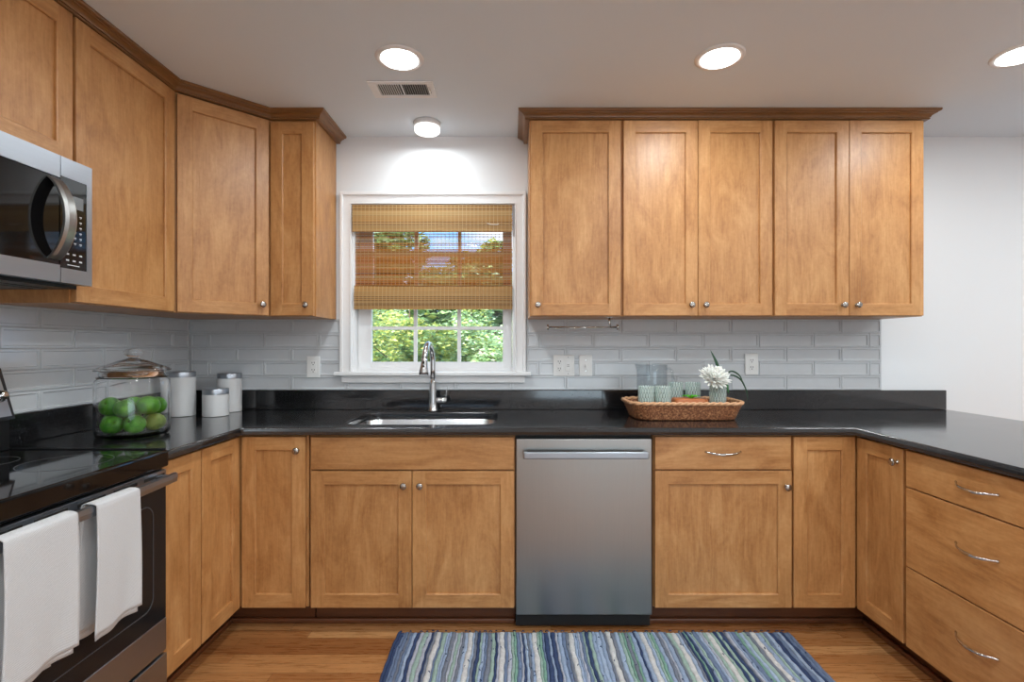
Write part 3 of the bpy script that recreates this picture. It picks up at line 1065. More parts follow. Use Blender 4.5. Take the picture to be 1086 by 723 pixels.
def reedpanel(name, x0, x1, z0, z1, y, gap, tilt=0.0, ragged=.1, thr=True, pal=None):
    b = MB(MSH)
    z = z1
    while z > z0:
        h = R.uniform(.09, .17)
        mi = R.choices((0, 1, 2, 3), (5, 4, 2, 2))[0]
        q = (z1 - z) / (z1 - z0)
        yy = y - tilt * math.sin(q * PI * .9) + R.uniform(-.02, .02)
        xa, xb = x0 + R.uniform(-ragged, ragged) * .5, x1 + R.uniform(-ragged, ragged) * .5
        zj = R.uniform(-.03, .03)
        v = [b._v(p) for p in ((xa, yy - .03, z - h), (xb, yy - .03, z - h + zj), (xb, yy - .03, z + zj), (xa, yy - .03, z), (xa, yy + .03, z - h), (xb, yy + .03, z - h + zj), (xb, yy + .03, z + zj), (xa, yy + .03, z))]
        for f in ((0, 1, 2, 3), (7, 6, 5, 4), (3, 2, 6, 7), (0, 4, 5, 1), (0, 3, 7, 4), (1, 5, 6, 2)):
            b.face([v[i] for i in f], mi)
        z -= h + (R.uniform(0, (3.0 if (z1 - z) < 9 else .7) * gap) if gap else .004)
    if thr:
        x = x0 + .3
        while x < x1:
            n = 14
            for k in range(n):
                za, zb_ = z0 + (z1 - z0) * k / n, z0 + (z1 - z0) * (k + 1) / n
                qa, qb = (z1 - za) / (z1 - z0), (z1 - zb_) / (z1 - z0)
                ya, yb2 = y - tilt * math.sin(qa * PI * .9) - .055, y - tilt * math.sin(qb * PI * .9) - .055
                b.poly([(x - .045, ya, za), (x + .045, ya, za), (x + .045, yb2, zb_), (x - .045, yb2, zb_)], 4)
            x += .86
    return b.build(name, pal or reeds, shade)
reedpanel('valance', -35.3, .05, 75.3, 81.2, -1.0, 0, .15, pal=reeds_front)
reedpanel('valance_lining', -35.2, -.05, 75.5, 81.0, -.55, 0, 0, thr=False)
reedpanel('woven_panel', -35.0, 0.0, 62.4, 80.8, .35, .095, 0, .05)
reedpanel('bottom_fold', -35.05, .05, 58.2, 63.4, -.35, 0, .3, pal=reeds_front)
reedpanel('fold_lining', -35.0, 0.0, 58.3, 63.0, .1, 0, 0, thr=False)
b = MB(MSH)
b.tube([(-35.0, -.25, 63.35), (-17.5, -.3, 63.3), (.03, -.25, 63.35)], .16, 8, up=(0, 0, 1))
b.build('fold_shadow_line', reeds_front[2], shade)  # dark brown tube stands in for the shadow line above the fold
b = MB(MSH)
b.tube([(-5.5, -1.2, 77.1), (-4.6, -1.25, 76.85), (-3.4, -1.25, 76.8), (-2.9, -1.2, 77.0)], .09, 6)
b.build('cord_stub', plate_m, shade)
b = MB(MSH)
b.tube([(.42, -.6, 80), (.44, -.6, 74)], .05, 6)
b.build('lift_cord', plate_m, shade)
b = MB(MSH)
b.tube([(.42, -.6, 66), (.42, -.6, 62)], .04, 6)
b.build('lift_cord', plate_m, shade)

# ------------------------------------------------------------------ ceiling fixtures
def area_light(parent, p, size, watts, col=(.90, .97, 1.0)):
    l = bpy.data.lights.new('bulb', 'AREA')
    l.shape = 'DISK'
    l.size = size * IN
    l.energy = watts
    l.color = col
    o = bpy.data.objects.new('bulb', l)
    C.objects.link(o)
    o.parent = parent
    o.location = Vector(p) * IN
    return o
dl = empty('recessed_light', (0, 0, CH), 0, 'x', 'ceiling light', None)
b = MB()
b.lathe([(2.9, -.12), (3.1, -.3), (3.7, -.22), (3.88, -.02), (3.88, .0), (2.9, .0)], seg=48, cap0=False, cap1=False)
b.build('trim_ring', trim_m, dl)
b = MB()
b.lathe([(2.9, -.12), (2.7, -.42), (1.8, -.6), (.8, -.68), (.01, -.69)], seg=48, cap0=True, cap1=True)
b.build('lens', lens_m, dl)
area_light(dl, (0, 0, -.8), 5.6, LIGHT_W)
spots = [(-18.2, -31.4, 'round recessed ceiling light nearest the square vent', None), (33.5, -31.7, 'round recessed ceiling light in front of the middle two-door wall cabinet', None),
         (81.2, -32.6, 'round recessed ceiling light cut by the right edge of the photo', None)]
for y in (-70, -112, -160, -205):
    for x in (-18.2, 33.5, 85, 140):
        spots.append((x, y, 'round recessed ceiling light over the room opposite the window wall', 'recessed lights over the rest of the room'))
spots.append((140, -32, 'round recessed ceiling light beyond the end of the peninsula', None))
for i, (x, y, lab, grp) in enumerate(spots):
    o = dl if i == 0 else copy_tree(dl)
    o.location = Vector((x, y, CH)) * IN
    tag(o, lab, 'ceiling light', grp)
# small puck light by the window wall
t = empty('puck_light', (-17.7, -7.3, CH), 0, 'small round glass flush ceiling light above the window', 'ceiling light')
b = MB()
b.lathe([(2.75, 0), (2.75, -.8), (2.6, -.95), (2.5, -.95)], seg=40)
b.build('base', trim_m, t)
b = MB()
b.lathe([(2.45, -.9), (2.62, -1.1), (2.6, -1.9), (2.3, -2.15), (1.0, -2.2), (.01, -2.2)], seg=40)
b.build('diffuser', emit('puck_glow', (1, .985, .96, 1), 2.2), t)
area_light(t, (0, 0, -2.35), 4.0, 3.0)
# ceiling vent
t = empty('ceiling_vent', (-19.8, -21.4, CH), 0, 'rectangular white slotted air vent in the ceiling', 'vent')
b = MB()
b.box(-5.8, 5.8, -2.95, 2.95, -.02, -.005, mi=1)
for (x0, x1, y0, y1) in ((-5.8, 5.8, -2.95, -2.0), (-5.8, 5.8, 2.0, 2.95), (-5.8, -4.3, -2, 2), (4.6, 5.8, -2, 2), (-.12, .12, -2, 2)):
    b.box(x0, x1, y0, y1, -.22, -.02, .04)
b.build('frame', [trim_m, dark_slot], t)
for sgn, xa, n in ((1, -4.25, 10), (-1, .5, 11)):
    for k in range(n):
        x = xa + k * .4
        b = MB()
        b.poly([(x, -2.0, -.2), (x, 2.0, -.2), (x + sgn * .16, 2.0, -.03), (x + sgn * .16, -2.0, -.03)])
        bmesh.ops.solidify(b.b, geom=b.b.faces[:], thickness=.07)
        b.build('louver', trim_m, t)
b = MB()
b.tube([(4.9, -1.2, -.25), (5.0, -.2, -.45), (5.0, .8, -.3)], .1, 8)
b.build('damper_lever', chrome_m, t)

# ------------------------------------------------------------------ outlets and switches on the tile
def outlet_slots(b, cx, cz):
    for dz in (.78, -.78):
        for dx in (-.25, .25):
            b.box(cx + dx - .06, cx + dx + .06, -.30, -.20, cz + dz - .02, cz + dz + .32)
        b.box(cx - .1, cx + .1, -.30, -.20, cz + dz - .38, cz + dz - .2)
def plate(x, z, kinds, label, cat, name):
    t = empty(name, (x, -.36, z), 0, label, cat)
    w = 2.9 if len(kinds) == 1 else 4.7
    b = MB(); b.box(-w / 2, w / 2, -.25, .0, -2.35, 2.35, .1, seg=2); b.build('cover_plate', plate_m, t)
    for i, k in enumerate(kinds):
        cx = 0 if len(kinds) == 1 else (-.98 + 1.95 * i)
        if k == 'outlet':
            b = MB(); b.box(cx - .66, cx + .66, -.29, -.2, -1.35, 1.35, .05); r = b.build('receptacle', plate_m, t)
            b = MB(); outlet_slots(b, cx, 0); b.build('slots', dark_slot, r)
        elif k == 'rocker':
            b = MB(); b.box(cx - .6, cx + .6, -.33, -.2, -1.3, 1.3, .06); r = b.build('rocker', plate_m, t)
            b = MB(); b.box(cx - .25, cx + .25, -.36, -.3, -.2, -.12); b.box(cx - .25, cx + .25, -.36, -.3, .12, .2); b.box(cx - .07, cx + .07, -.3, -.24, 1.75, 1.9); b.box(cx - .07, cx + .07, -.3, -.24, -1.9, -1.75); b.build('mark', dark_slot, r)
        else:
            b = MB(); b.box(cx - .22, cx + .22, -.3, -.2, -.5, .5, .04); b.box(cx - .14, cx + .14, -.75, -.25, -.35, .1, .05); r = b.build('toggle', plate_m, t)
            b = MB(); b.box(cx - .08, cx + .08, -.3, -.24, 1.1, 1.28); b.box(cx - .08, cx + .08, -.3, -.24, -1.28, -1.1); b.build('screw', chrome_m, r)
    return t
plate(-44.1, 45.4, ['outlet'], 'white wall outlet on the tile left of the window', 'outlet', 'wall_outlet')
plate(11.5, 45.7, ['outlet', 'rocker'], 'wide double-gang white plate with outlet and rocker on the tile right of the window', 'outlet', 'wall_outlet')
plate(16.35, 45.7, ['toggle'], 'single white toggle light switch plate right of the double-gang outlet plate', 'light switch', 'light_switch')
plate(53.2, 46.0, ['outlet'], 'white wall outlet on the tile right of the flower basket', 'outlet', 'wall_outlet')

# paper towel holder under the single-door wall cabinet
t = empty('towel_holder', (14.4, -9.6, 55.95), 0, 'empty chrome rod paper towel holder under the wall cabinet beside the window', 'towel holder')
b = MB(); b.tube([(-7.0, 0, -2.1), (7.0, 0, -2.1)], .2, 12, up=(0, 0, 1)); b.build('rod', chrome_m, t)
for x in (-7.1, 7.1):
    b = MB(); b.lathe([(.2, -.2), (.55, -.15), (.6, .0), (.55, .15), (.2, .2)], (x, 0, -2.1), 'x', 20); b.build('end_cap', chrome_m, t)
b = MB(); b.tube([(5.6, 0, -1.95), (5.5, 0, -1.0), (5.5, 0, -.06)], .22, 10, up=(1, 0, 0)); b.box(4.7, 6.3, -.8, .8, -.1, -.0, .03); b.build('bracket', chrome_m, t)

# ------------------------------------------------------------------ things on the left counter
def canister(x, y, r, h, label):
    t = empty('canister', (x, y, 36.0), 0, label, 'canister', None)
    b = MB(); b.lathe([(r - .08, 0), (r, .08), (r, h - 1.15), (r - .06, h - 1.1)], seg=48); b.build('body', canister_m, t, sharp=40)
    b = MB(); b.lathe([(r - .02, h - 1.09), (r - .02, h - .12), (r - .1, h), (r - .4, h)], seg=48); b.build('lid', steel_h, t, sharp=40)
canister_m = plain('white_ceramic', rgb(228, 228, 228), .35)
canister(-66.8, -10.7, 2.5, 8.9, 'tall white canister with steel lid, right beside the glass jar')
canister(-59.9, -10.7, 2.4, 5.45, 'short white canister with steel lid in front of a taller one')
canister(-60.9, -3.8, 2.4, 8.2, 'tall white canister with steel lid, farthest back, behind the short one')

JX, JY = -60.3, -32.8
t = empty('glass_jar', (JX, JY, 36.0), 0, 'large clear glass jar of green apples with a flared lid beside the stove', 'jar')
b = MB()
outer = [(.01, .0), (4.2, .0), (4.75, .12), (4.95, .5), (5.0, 1.2), (5.0, 8.2), (4.9, 8.7), (4.65, 8.95), (4.7, 9.25)]
inner = [(4.5, 9.25), (4.45, 8.95), (4.7, 8.6), (4.78, 8.2), (4.78, 1.2), (4.7, .7), (4.3, .45), (.01, .42)]
b.lathe(outer + inner, seg=64, cap0=False, cap1=False)
bmesh.ops.remove_doubles(b.b, verts=b.b.verts, dist=.02)
b.build('bowl', clear_glass, t)
b = MB()
b.lathe([(4.05, 9.3), (4.3, 9.3), (4.4, 9.5), (4.35, 10.0), (5.05, 10.15), (5.1, 10.35), (4.6, 10.7), (3.4, 11.2), (2.0, 11.75), (1.1, 12.0), (.7, 12.15), (.65, 12.4), (1.15, 12.7), (1.3, 13.1), (1.1, 13.5), (.6, 13.65), (.01, 13.68)]
        + [], seg=64, cap0=False, cap1=False)
b.lathe([(4.05, 9.3), (4.05, 10.15), (3.1, 10.75), (1.6, 11.4), (.01, 11.7)], seg=64, cap0=False, cap1=False)
bmesh.ops.remove_doubles(b.b, verts=b.b.verts, dist=.02)
b.build('lid', clear_glass, t)

def apple_mat(name, c1, c2):
    m = N(name)
    v = m.obj()
    col = m.ramp(m.noise(v, 28, 3), [(.35, c1), (.65, c2)])
    sp = m.ramp(m.noise(v, 420, 2), [(.66, (0, 0, 0)), (.7, (1, 1, 1))])
    m.bsdf(m.mix(m.math('MULTIPLY', sp, .35), col, rgb(190, 215, 130)), rough=.3)
    return m.m
ap_g = apple_mat('apple_green', rgb(58, 132, 26), rgb(104, 178, 46))
ap_y = apple_mat('apple_pale', rgb(120, 150, 60), rgb(160, 178, 92))
stem_m = plain('stem_brown', rgb(84, 66, 34), .7)
def apple(r):
    b = MB()
    prof = []
    for k in range(25):
        a = PI * k / 24
        rad = math.sin(a) * (1 + .05 * math.cos(a))
        zz = -math.cos(a) * .92
        dip = .28 * math.exp(-(rad / .24) ** 2)
        zz += dip * (1 if k < 12 else -1) * .8
        prof.append((max(rad * r, .004), zz * r))
    b.lathe(prof, seg=28, cap0=False, cap1=False)
    bmesh.ops.remove_doubles(b.b, verts=b.b.verts, dist=.006)
    return b
def make_apple(pos, r, mat, tilt, label):
    b = apple(r)
    o = b.build('green_apple', mat)
    o.location = Vector(pos) * IN
    o.rotation_euler = tilt
    tag(o, label, 'apple', 'green apples in the glass jar')
    b = MB(); b.tube([(0, 0, .55 * r), (.03, 0, .8 * r), (.1, 0, .98 * r)], .06, 6)
    b.build('stem', stem_m, o)
    return o
AP = []
for a in (-110, -50, 10, 70, 130, 190):
    AP.append((3.08 * math.cos(math.radians(a)), 3.08 * math.sin(math.radians(a)), 1.48 + .45))
AP.append((0, 0, 1.95))
AP += [(-2.7, -1.4, 4.6), (.2, -2.05, 4.45), (3.0, -.9, 4.75), (2.2, 2.25, 4.4), (-1.0, 1.6, 4.5)]
labs = ['green apple on the jar floor, front left against the glass', 'green apple on the jar floor, front middle', 'yellowish green apple low on the right side of the jar',
        'green apple at the back right of the jar floor, behind the yellowish one', 'green apple at the back left of the jar floor, nearest the tiled wall', 'green apple low at the far left of the jar',
        'green apple in the centre of the jar floor under the others', 'green apple in the upper layer at the left of the jar', 'green apple in the middle of the upper layer, dimple up',
        'large green apple in the upper layer right of the middle', 'green apple at the right rear of the upper layer', 'green apple at the back top of the pile']
for i, p in enumerate(AP):
    make_apple((JX + p[0], JY + p[1], 36 + p[2]), 1.62 if i == 9 else 1.5, ap_y if i == 2 else ap_g,
               (R.uniform(.2, 1.1) if i not in (0,) else 1.0, R.uniform(-.6, .6), R.uniform(0, 6)), labs[i])

# ------------------------------------------------------------------ basket group on the back counter
BX, BY = 33.4, -12.8
def basket_mat():
    m = N('woven_wicker')
    v = m.obj(rnd=False)
    f = m.noise(v, 110, 3, .6)
    m.bsdf(m.ramp(f, [(.3, rgb(70, 38, 20)), (.5, rgb(138, 84, 50)), (.7, rgb(200, 146, 100))]), rough=.55)
    return m.m
bm_ = basket_mat()
t = empty('wicker_basket', (BX, BY, 36.0), 0, 'long brown wicker tray basket on the counter', 'basket')
b = MB()
rings = []
for side in (0, 1):
    ks = range(0, 13) if side == 0 else range(12, -1, -1)
    for k in ks:
        q = k / 12
        hx, hy = 9.6 + 1.2 * q, 5.0 + .6 * q
        ring = []
        base = rrect(-hx, hx, -hy, hy, 3.0, 10)
        # resample by arc length for an even weave
        L = [0]
        for i in range(len(base)):
            a, c = Vector(base[i]), Vector(base[(i + 1) % len(base)])
            L.append(L[-1] + (c - a).length)
        n = 100
        for j in range(n):
            d = L[-1] * j / n
            i = max(x for x in range(len(L) - 1) if L[x] <= d)
            a, c = Vector(base[i]), Vector(base[(i + 1) % len(base)])
            p = a.lerp(c, (d - L[i]) / max(L[i + 1] - L[i], 1e-6))
            out = Vector((p.x / hx, p.y / hy)).normalized()
            wv = .15 * math.sin(j * PI / 2 + (PI if k % 2 else 0)) + (.04 if k % 2 else -.04)
            off = wv if side == 0 else -.22 - wv * .3
            p = p + out * off
            ring.append((p.x, p.y, .05 + 3.0 * q + (.15 if side else 0)))
        rings.append(ring)
b.loft(rings, True, True, True)
b.build('woven_side', bm_, t)
b = MB()
rim = rrect(-10.85, 10.85, -5.6, 5.6, 3.1, 10)
n = len(rim)
for ph in (0, PI):
    pts = []
    for i in range(n):
        a, c = Vector(rim[i]), Vector(rim[(i + 1) % n])
        m_ = max(1, int((c - a).length / .35))
        for j in range(m_):
            pts.append(a.lerp(c, j / m_))
    N_ = len(pts)
    P3 = []
    for i, p in enumerate(pts):
        th = i * 2 * PI * 22 / N_ + ph
        out = Vector((p.x / 11, p.y / 5.6)).normalized()
        P3.append((p.x + out.x * .14 * math.cos(th), p.y + out.y * .14 * math.cos(th), 3.2 + .16 * math.sin(th)))
    b.tube(P3, .24, 8, closed=True)
b.build('braided_rim', plain('wicker_rim', rgb(214, 164, 122), .5, bump=(160, .5, .002)), t)

def tumbler(x, y, r, h, label, flower=False, z=36.35):
    t = empty('glass_tumbler', (x, y, z), 0, label, 'tumbler', None)
    b = MB()
    rings = []
    nz, na = 26, 72
    for k in range(nz + 1):
        q = k / nz
        rr = r * (.92 + .08 * q)
        ring = []
        for j in range(na):
            a = 2 * PI * j / na
            d = 0
            if .04 < q < .86:
                d = .07 * abs(math.sin(a * 9 + q * h * 1.86)) * abs(math.sin(a * 9 - q * h * 1.86))
            ring.append(((rr + d) * math.cos(a), (rr + d) * math.sin(a), h * q))
        rings.append(ring)
    for q in (1, .6, .3, .09):
        rr = r * (.92 + .08 * q) - .14
        rings.append([(rr * math.cos(2 * PI * j / na), rr * math.sin(2 * PI * j / na), h * q) for j in range(na)])
    b.loft(rings, True, True, True)
    b.build('patterned_body', tumbler_glass, t)
    return t
tumbler(25.9, -15.5, 1.5, 6.0, 'diamond-patterned glass tumbler at the left end of the basket, in front of the pitcher')
tumbler(29.1, -15.6, 1.5, 6.0, 'diamond-patterned glass tumbler second from the left end of the basket')
tumbler(33.4, -9.7, 1.5, 6.3, 'diamond-patterned glass tumbler behind the wooden block, left of its twin')
tumbler(36.9, -9.7, 1.5, 6.3, 'diamond-patterned glass tumbler behind the wooden block, right next to the flower')
tumbler(40.2, -14.2, 1.55, 6.1, 'diamond-patterned glass tumbler holding the white flower')

t = empty('glass_pitcher', (28.2, -11.0, 36.35), -.6, 'clear glass pitcher with a loop handle at the left of the basket', 'pitcher')
b = MB()
na = 56
def pr(r, z, sp=0.0):
    out = []
    for j in range(na):
        a = 2 * PI * j / na
        rr = r + sp * math.exp(-((a - PI) / .28) ** 2)
        out.append((rr * math.cos(a), rr * math.sin(a), z))
    return out
b.loft([pr(2.8, 0), pr(2.9, .3), pr(3.0, 2), pr(3.0, 5.5), pr(3.0, 8.5, .05), pr(3.05, 10.0, .5), pr(2.92, 10.0, .5), pr(2.85, 8.5), pr(2.85, 5.5), pr(2.85, 2), pr(2.7, .5)], True, True, True)
b.build('vessel', vessel_glass, t)
b = MB()
b.tube([(2.95, 0, 9.1), (3.6, 0, 9.3), (4.1, 0, 8.7), (4.2, 0, 7.4), (4.0, 0, 6.0), (3.6, 0, 5.2), (2.95, 0, 4.8)], .22, 12, up=(0, 1, 0))
b.build('handle', vessel_glass, t)

t = empty('wooden_block', (34.9, -13.5, 36.3), 0, 'orange-brown wooden block lying in the basket', 'wooden block')
b = MB()
rings = [[(p[0], p[1], z) for p in rrect(-hx, hx, -hy, hy, 1.2, 6)] for hx, hy, z in ((3.4, 1.9, 0), (3.5, 2.0, .2), (3.4, 1.95, 2.2), (3.3, 1.85, 3.3), (3.1, 1.7, 3.5))]
b.loft(rings, True, True, True)
ob = b.build('block', wood('cherry_block', rgb(160, 86, 40), rgb(190, 108, 56), rgb(206, 126, 70), 'x'), t, sharp=45)

t = empty('leaf_sprig', (35.1, -13.9, 39.8), 0, 'small bright lime green leaf sprig on the wooden block', 'leaf sprig')
lime_m = plain('lime_leaf', rgb(90, 205, 30), .4)
for k, (dx, dy, a, L) in enumerate(((-.1, 0, 2.9, 1.6), (.1, -.1, .2, 1.7), (.1, -.2, -.9, 1.0), (-.1, .2, 2.1, 1.2), (.2, .2, .8, 1.3), (0, -.1, 3.8, 1.2))):
    b = MB(Matrix.Translation((dx, dy, 0)) @ Matrix.Rotation(a, 4, 'Z'))
    rings = []
    for i in range(9):
        q = i / 8
        wd = .42 * math.sin(PI * min(q * .95 + .04, 1)) + .02
        z = .05 + .5 * math.sin(q * PI * .8)
        rings.append([(L * q, -wd, z + .1), (L * q, 0, z), (L * q, wd, z + .1), (L * q, wd * .6, z - .06), (L * q, -wd * .6, z - .06)])
    b.loft(rings, True, True, True)
    b.build('leaf', lime_m, t)

FX, FY, FZ = 39.7, -14.2, 42.9
t = empty('white_flower', (FX, FY, 37.0), 0, 'white chrysanthemum with long dark green leaves standing in a tumbler', 'flower')
petal_m = plain('white_petal', rgb(246, 246, 238), .5)
petal_m.node_tree.nodes['Principled BSDF'].inputs['Subsurface Weight'].default_value = .1
leaf_m = plain('dark_leaf', rgb(34, 74, 48), .4)
leaf2_m = plain('mid_leaf', rgb(48, 104, 52), .4)
b = MB()
O = Vector((-.5, -.7, FZ - 37.0 + .8))
for layer, (cnt, L, el) in enumerate(((22, 3.1, .10), (22, 2.8, .36), (18, 2.4, .68), (12, 1.7, 1.02), (7, 1.1, 1.4))):
    for k in range(cnt):
        a = 2 * PI * (k + .5 * (layer % 2)) / cnt + R.uniform(-.08, .08)
        e = el + R.uniform(-.08, .08)
        ll = L * R.uniform(.88, 1.08)
        M = Matrix.Translation(O) @ Matrix.Rotation(.75, 4, 'X') @ Matrix.Rotation(a, 4, 'Z') @ Matrix.Rotation(-e, 4, 'Y')
        b.M = M
        rings = []
        for i in range(6):
            q = i / 5
            wd = .12 + .30 * math.sin(PI * (q * .8 + .1))
            if i == 5: wd = .1
            z = .35 * q * q
            rings.append([(ll * q, -wd, z + .08), (ll * q, 0, z), (ll * q, wd, z + .08), (ll * q, 0, z + .06)])
        b.loft(rings, True, True, True)
b.build('bloom', petal_m, t)
b = MB()
b.tube([(.5, .0, -.45), (.2, -.1, 2), (-.4, -.6, 6.3)], .13, 8)
b.build('flower_stem', leaf2_m, t)
def blade(pts, wmax, mat, flat=.18):
    b = MB()
    n = len(pts)
    P = [Vector(p) for p in pts]
    # smooth by Catmull-Rom
    out = []
    for i in range(n - 1):
        p0, p1, p2, p3 = P[max(i - 1, 0)], P[i], P[i + 1], P[min(i + 2, n - 1)]
        for k in range(6):
            s = k / 6
            out.append(.5 * ((2 * p1) + (-p0 + p2) * s + (2 * p0 - 5 * p1 + 4 * p2 - p3) * s * s + (-p0 + 3 * p1 - 3 * p2 + p3) * s ** 3))
    out.append(P[-1])
    m_ = len(out)
    rr = [max(wmax * math.sin(PI * (.12 + .86 * i / (m_ - 1))), .03) for i in range(m_)]
    b.tube(out, rr, 8, flat=flat, up=(1, .2, 0))
    b.build('leaf', mat, t)
blade([(.4, .3, 4.4), (.9, .6, 7.6), (.6, .7, 9.6), (-.6, .8, 12.2)], .42, leaf_m)
blade([(.8, .2, 5.0), (2.6, .0, 7.3), (4.8, -.2, 6.6), (6.0, -.3, 4.2), (6.2, -.3, 2.4)], .17, leaf_m, .5)
blade([(.8, .2, 5.2), (2.9, .3, 8.0), (4.8, .4, 7.4), (5.8, .5, 5.6)], .17, leaf_m, .5)
blade([(.9, .6, 4.6), (2.0, .9, 6.2), (2.7, 1.2, 5.6), (3.2, 1.3, 3.6)], .8, leaf2_m, .2)

# ------------------------------------------------------------------ rug
def rug():
    cols = {'navy': rgb(70, 88, 128), 'denim': rgb(132, 152, 186), 'peri': rgb(176, 196, 226), 'lav': rgb(206, 212, 228), 'sage': rgb(184, 212, 202), 'green': rgb(150, 196, 178),
            'slate': rgb(142, 150, 166), 'sky': rgb(192, 212, 240), 'white': rgb(242, 242, 242)}
    mats = []
    for k, c in cols.items():
        m = N('rag_' + k)
        v = m.obj(rnd=False)
        f = m.noise(m.obj((1, .4, 1), rnd=False), 320, 3, .7)
        mott = m.noise(v, 60, 3, .6)
        cc = m.mix(m.ramp(mott, [(.35, (0, 0, 0)), (.7, (1, 1, 1))]), tuple(x * .8 for x in c[:3]) + (1,), c)
        m.bsdf(cc, rough=.95, spec=.2)
        wv = m.n('TexWave', wave_type='BANDS', bands_direction='Y')
        wv.inputs['Scale'].default_value = 75
        wv.inputs['Distortion'].default_value = 1.5
        m.l(v, wv.inputs['Vector'])
        m.bump(m.math('ADD', wv.outputs['Fac'], f), .8, .003)
        mats.append(m.m)
    names = list(cols)
    X0, X1, Y0, Y1 = -19.9, 48.2, -56.0, -25.0
    t = empty('striped_rug', ((X0 + X1) / 2, (Y0 + Y1) / 2, 0), 0, 'striped rag rug in blues, greens and white on the wood floor', 'rug')
    MM = Matrix.Translation((-(X0 + X1) / 2, -(Y0 + Y1) / 2, 0))
    whites = [-13.2, -7.6, -2.1, 3.5, 9.7, 16.1, 21.9, 27.6, 33.7, 41.3]
    edges = []
    x = X0
    seq = ['navy', 'denim', 'peri', 'slate', 'sage', 'lav', 'denim', 'green', 'sky', 'slate', 'peri', 'sage', 'sage', 'lav', 'green', 'slate', 'sky']
    rr = random.Random(11)
    last = None
    while x < X1 - .2:
        wt = [q for q in whites if abs(q - x) < .2]
        nxt = min([q for q in whites if q > x + .05] + [X1])
        if any(abs(q - x) < .06 for q in whites):
            w_, c = .85, 'white'
        else:
            w_ = min(rr.uniform(.3, .75), nxt - x)
            if nxt - (x + w_) < .35: w_ = nxt - x
            c = rr.choice([s for s in seq if s != last])
        if x < X0 + 1.5: c = 'denim' if x > X0 + .6 else 'navy'
        if x > X1 - 1.6: c = 'denim'
        edges.append((x, min(x + w_, X1), c))
        last = c
        x += w_
    b = MB(MM)
    ny = 60
    def wob(xx, y):
        k = 1.0 if X0 + .5 < xx < X1 - .5 else .6
        return k * (.13 * math.sin(y * .33 + xx * .21) + .06 * math.sin(y * .9 + xx * 1.3) + .05 * math.sin(y * 2.3 + xx * 3.1))
    for (a, c, nm) in edges:
        mi = names.index(nm)
        yend = Y1 + rr.uniform(-.15, .3)
        rings = []
        for k in range(ny + 1):
            y = Y0 + (yend - Y0) * k / ny
            a_, c_ = a + wob(a, y), c + wob(c, y)
            ht = .34 + .05 * math.sin(y * 2.7 + a * 5) + rr.uniform(-.03, .03)
            if k in (0, ny): ht *= .5
            m_ = (a_ + c_) / 2
            rings.append([(a_, y, .02), (a_ + .02, y, ht * .6), (a_ * .7 + c_ * .3, y, ht), (a_ * .3 + c_ * .7, y, ht), (c_ - .02, y, ht * .6), (c_, y, .02)])
        b.loft(rings, True, True, True, mi)
    b.build('woven_field', mats, t)
    # dark knots and a knotted end
    b = MB(MM)
    for k in range(220):
        xx, yy = rr.uniform(X0 + .5, X1 - .5), rr.uniform(Y0 + 1, Y1 - .5)
        ln, an = rr.uniform(.15, .5), rr.uniform(-.7, .7) + PI / 2
        b.tube([(xx, yy, .36), (xx + .5 * ln * math.cos(an), yy + .5 * ln * math.sin(an), .46), (xx + ln * math.cos(an), yy + ln * math.sin(an), .34)], rr.uniform(.04, .09), 5)
    b.build('rag_knots', mats[0], t)['kind'] = 'stuff'
    b = MB(MM)
    xx = X0 + .3
    while xx < X1 - .2:
        wdt = rr.uniform(.25, .6)
        yy = Y1 + .2 + rr.uniform(-.1, .15)
        b.tube([(xx, yy, .22), (xx + wdt * .5, yy + .12, .3), (xx + wdt, yy, .22)], .08, 6)
        xx += wdt + rr.uniform(.3, 1.6)
    b.build('knotted_end', mats[0], t)['kind'] = 'stuff'
rug()

# ------------------------------------------------------------------ outside the window
def leafmat(name, c1, c2):
    m = N(name)
    v = m.obj(rnd=False)
    col = m.ramp(m.noise(v, 2.2, 4, .6), [(.35, c1), (.65, c2)])
    d = m.bsdf(col, rough=.55)
    tr = m.n('BsdfTranslucent')
    m.l(col, tr.inputs[0])
    mx = m.n('MixShader')
    mx.inputs[0].default_value = .35
    m.l(d.outputs[0], mx.inputs[1]); m.l(tr.outputs[0], mx.inputs[2])
    m.l(mx.outputs[0], m.out.inputs['Surface'])
    return m.m
lm = [leafmat('leaf_green', rgb(118, 152, 92), rgb(168, 198, 136)), leafmat('leaf_yellow', rgb(164, 174, 84), rgb(206, 208, 124)), leafmat('leaf_pale', rgb(160, 192, 148), rgb(206, 224, 190)),
      leafmat('leaf_dark', rgb(70, 96, 58), rgb(112, 138, 84))]
bark = plain('bark', rgb(86, 68, 52), .9, bump=(60, .6, .01))
b = MB(); b.box(-900, 900, 5.1, 1400, -14, -10)
struct(b.build('ground', leafmat('lawn', rgb(90, 110, 56), rgb(128, 146, 80))))
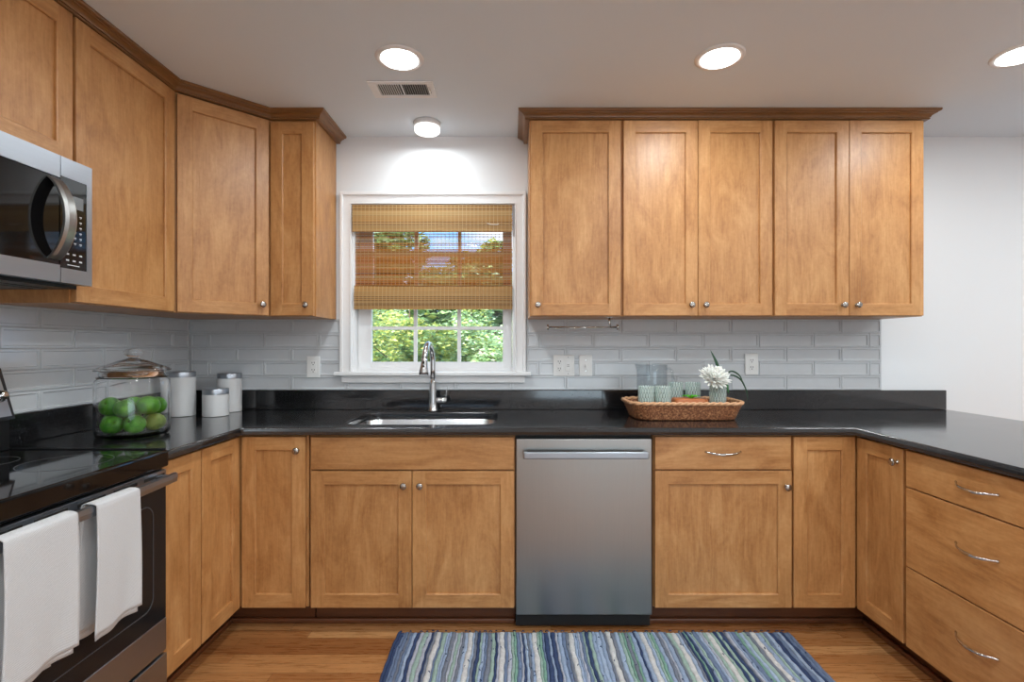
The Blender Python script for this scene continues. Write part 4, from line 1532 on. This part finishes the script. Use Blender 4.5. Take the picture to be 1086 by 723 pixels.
def plant(x, y, z0, h, rad, n, leaf, mats, wts, seed, name, label, cat, group, trunk=0.0):
    rr = random.Random(seed)
    t = empty(name, (x, y, z0), 0, label, cat, group)
    b = MB()
    top = h * (.9 if not trunk else .8)
    b.tube([(0, 0, 0), (rad * .03, 0, h * .3), (-rad * .03, rad * .02, top)], [max(.8, rad * .05), max(.6, rad * .04), .3], 8)
    for k in range(7):
        a = k * 2.4
        z = h * (.25 + .08 * k) if trunk else h * (.08 + .1 * k)
        b.tube([(0, 0, z), (rad * .35 * math.cos(a), rad * .35 * math.sin(a), z + h * .12), (rad * .65 * math.cos(a), rad * .65 * math.sin(a), z + h * .2)], [.6, .45, .2], 6)
    b.build('trunk', bark, t)
    b = MB()
    c0 = trunk * h
    blobs = []
    for k in range(11):
        a = rr.uniform(0, 2 * PI); q = rr.random() ** .5
        blobs.append((rad * .62 * q * math.cos(a), rad * .62 * q * math.sin(a), c0 + (h - c0) * rr.uniform(.14, .84), rad * rr.uniform(.28, .5)))
    for i in range(n):
        bx, by, bz, br = rr.choice(blobs)
        d = Vector((rr.gauss(0, 1), rr.gauss(0, 1), rr.gauss(0, 1))).normalized() * br * rr.uniform(.72, 1.06)
        p = Vector((bx, by, bz)) + d
        if p.z < .5: p.z = rr.uniform(.5, 3)
        M = Matrix.Rotation(rr.uniform(0, 6.3), 3, 'Z') @ Matrix.Rotation(rr.uniform(-1.1, 1.1), 3, 'X')
        s = leaf * rr.uniform(.6, 1.25)
        u, v = M @ Vector((s, 0, 0)), M @ Vector((0, s * .55, 0))
        w_ = M @ Vector((0, 0, s * .18))
        b.face([b._v(p - u), b._v(p + v + w_), b._v(p + u), b._v(p - v + w_)], rr.choices(range(len(mats)), wts)[0])
    b.build('foliage', mats, t)
    return t
sh = [(-98, 165, 30, 1, (4, 4, 1, 1)), (-72, 215, 34, 2, (4, 4, 1, 1)), (-52, 150, 28, 6, (3, 6, 1, 1)), (-24, 200, 34, 3, (4, 2, 5, 1)), (2, 150, 30, 4, (4, 1, 7, 1)), (34, 205, 36, 5, (4, 1, 5, 2)), (56, 150, 26, 9, (4, 1, 4, 1)), (-140, 205, 36, 12, (4, 3, 1, 2)), (-34, 262, 36, 15, (4, 2, 3, 1)), (-96, 268, 36, 16, (4, 2, 2, 2)), (24, 270, 36, 17, (4, 1, 4, 1))]
for x, y, rad, sd, wts in sh:
    plant(x, y, -10, 84 + (sd * 7) % 13, rad, 10000, 1.45, lm, wts, sd, 'garden_shrub', 'leafy green garden shrub seen through the lower window panes', 'shrub', 'shrubs outside the window')
tr = [(-330, 640, 270, 90, 21), (-185, 560, 215, 85, 22), (-75, 700, 240, 90, 23), (45, 640, 165, 80, 24), (-500, 760, 320, 110, 25), (-60, 420, 135, 70, 26), (50, 500, 130, 60, 27), (205, 640, 170, 75, 28), (-230, 400, 150, 75, 29)]
for i, (x, y, h, rad, sd) in enumerate(tr):
    plant(x, y, -10, h, rad, 5200, 6.5, lm, (3, 1, 1, 4), sd, 'garden_tree', 'leafy tree in the distance seen through the shade and window', 'tree', 'trees beyond the garden shrubs', .18)
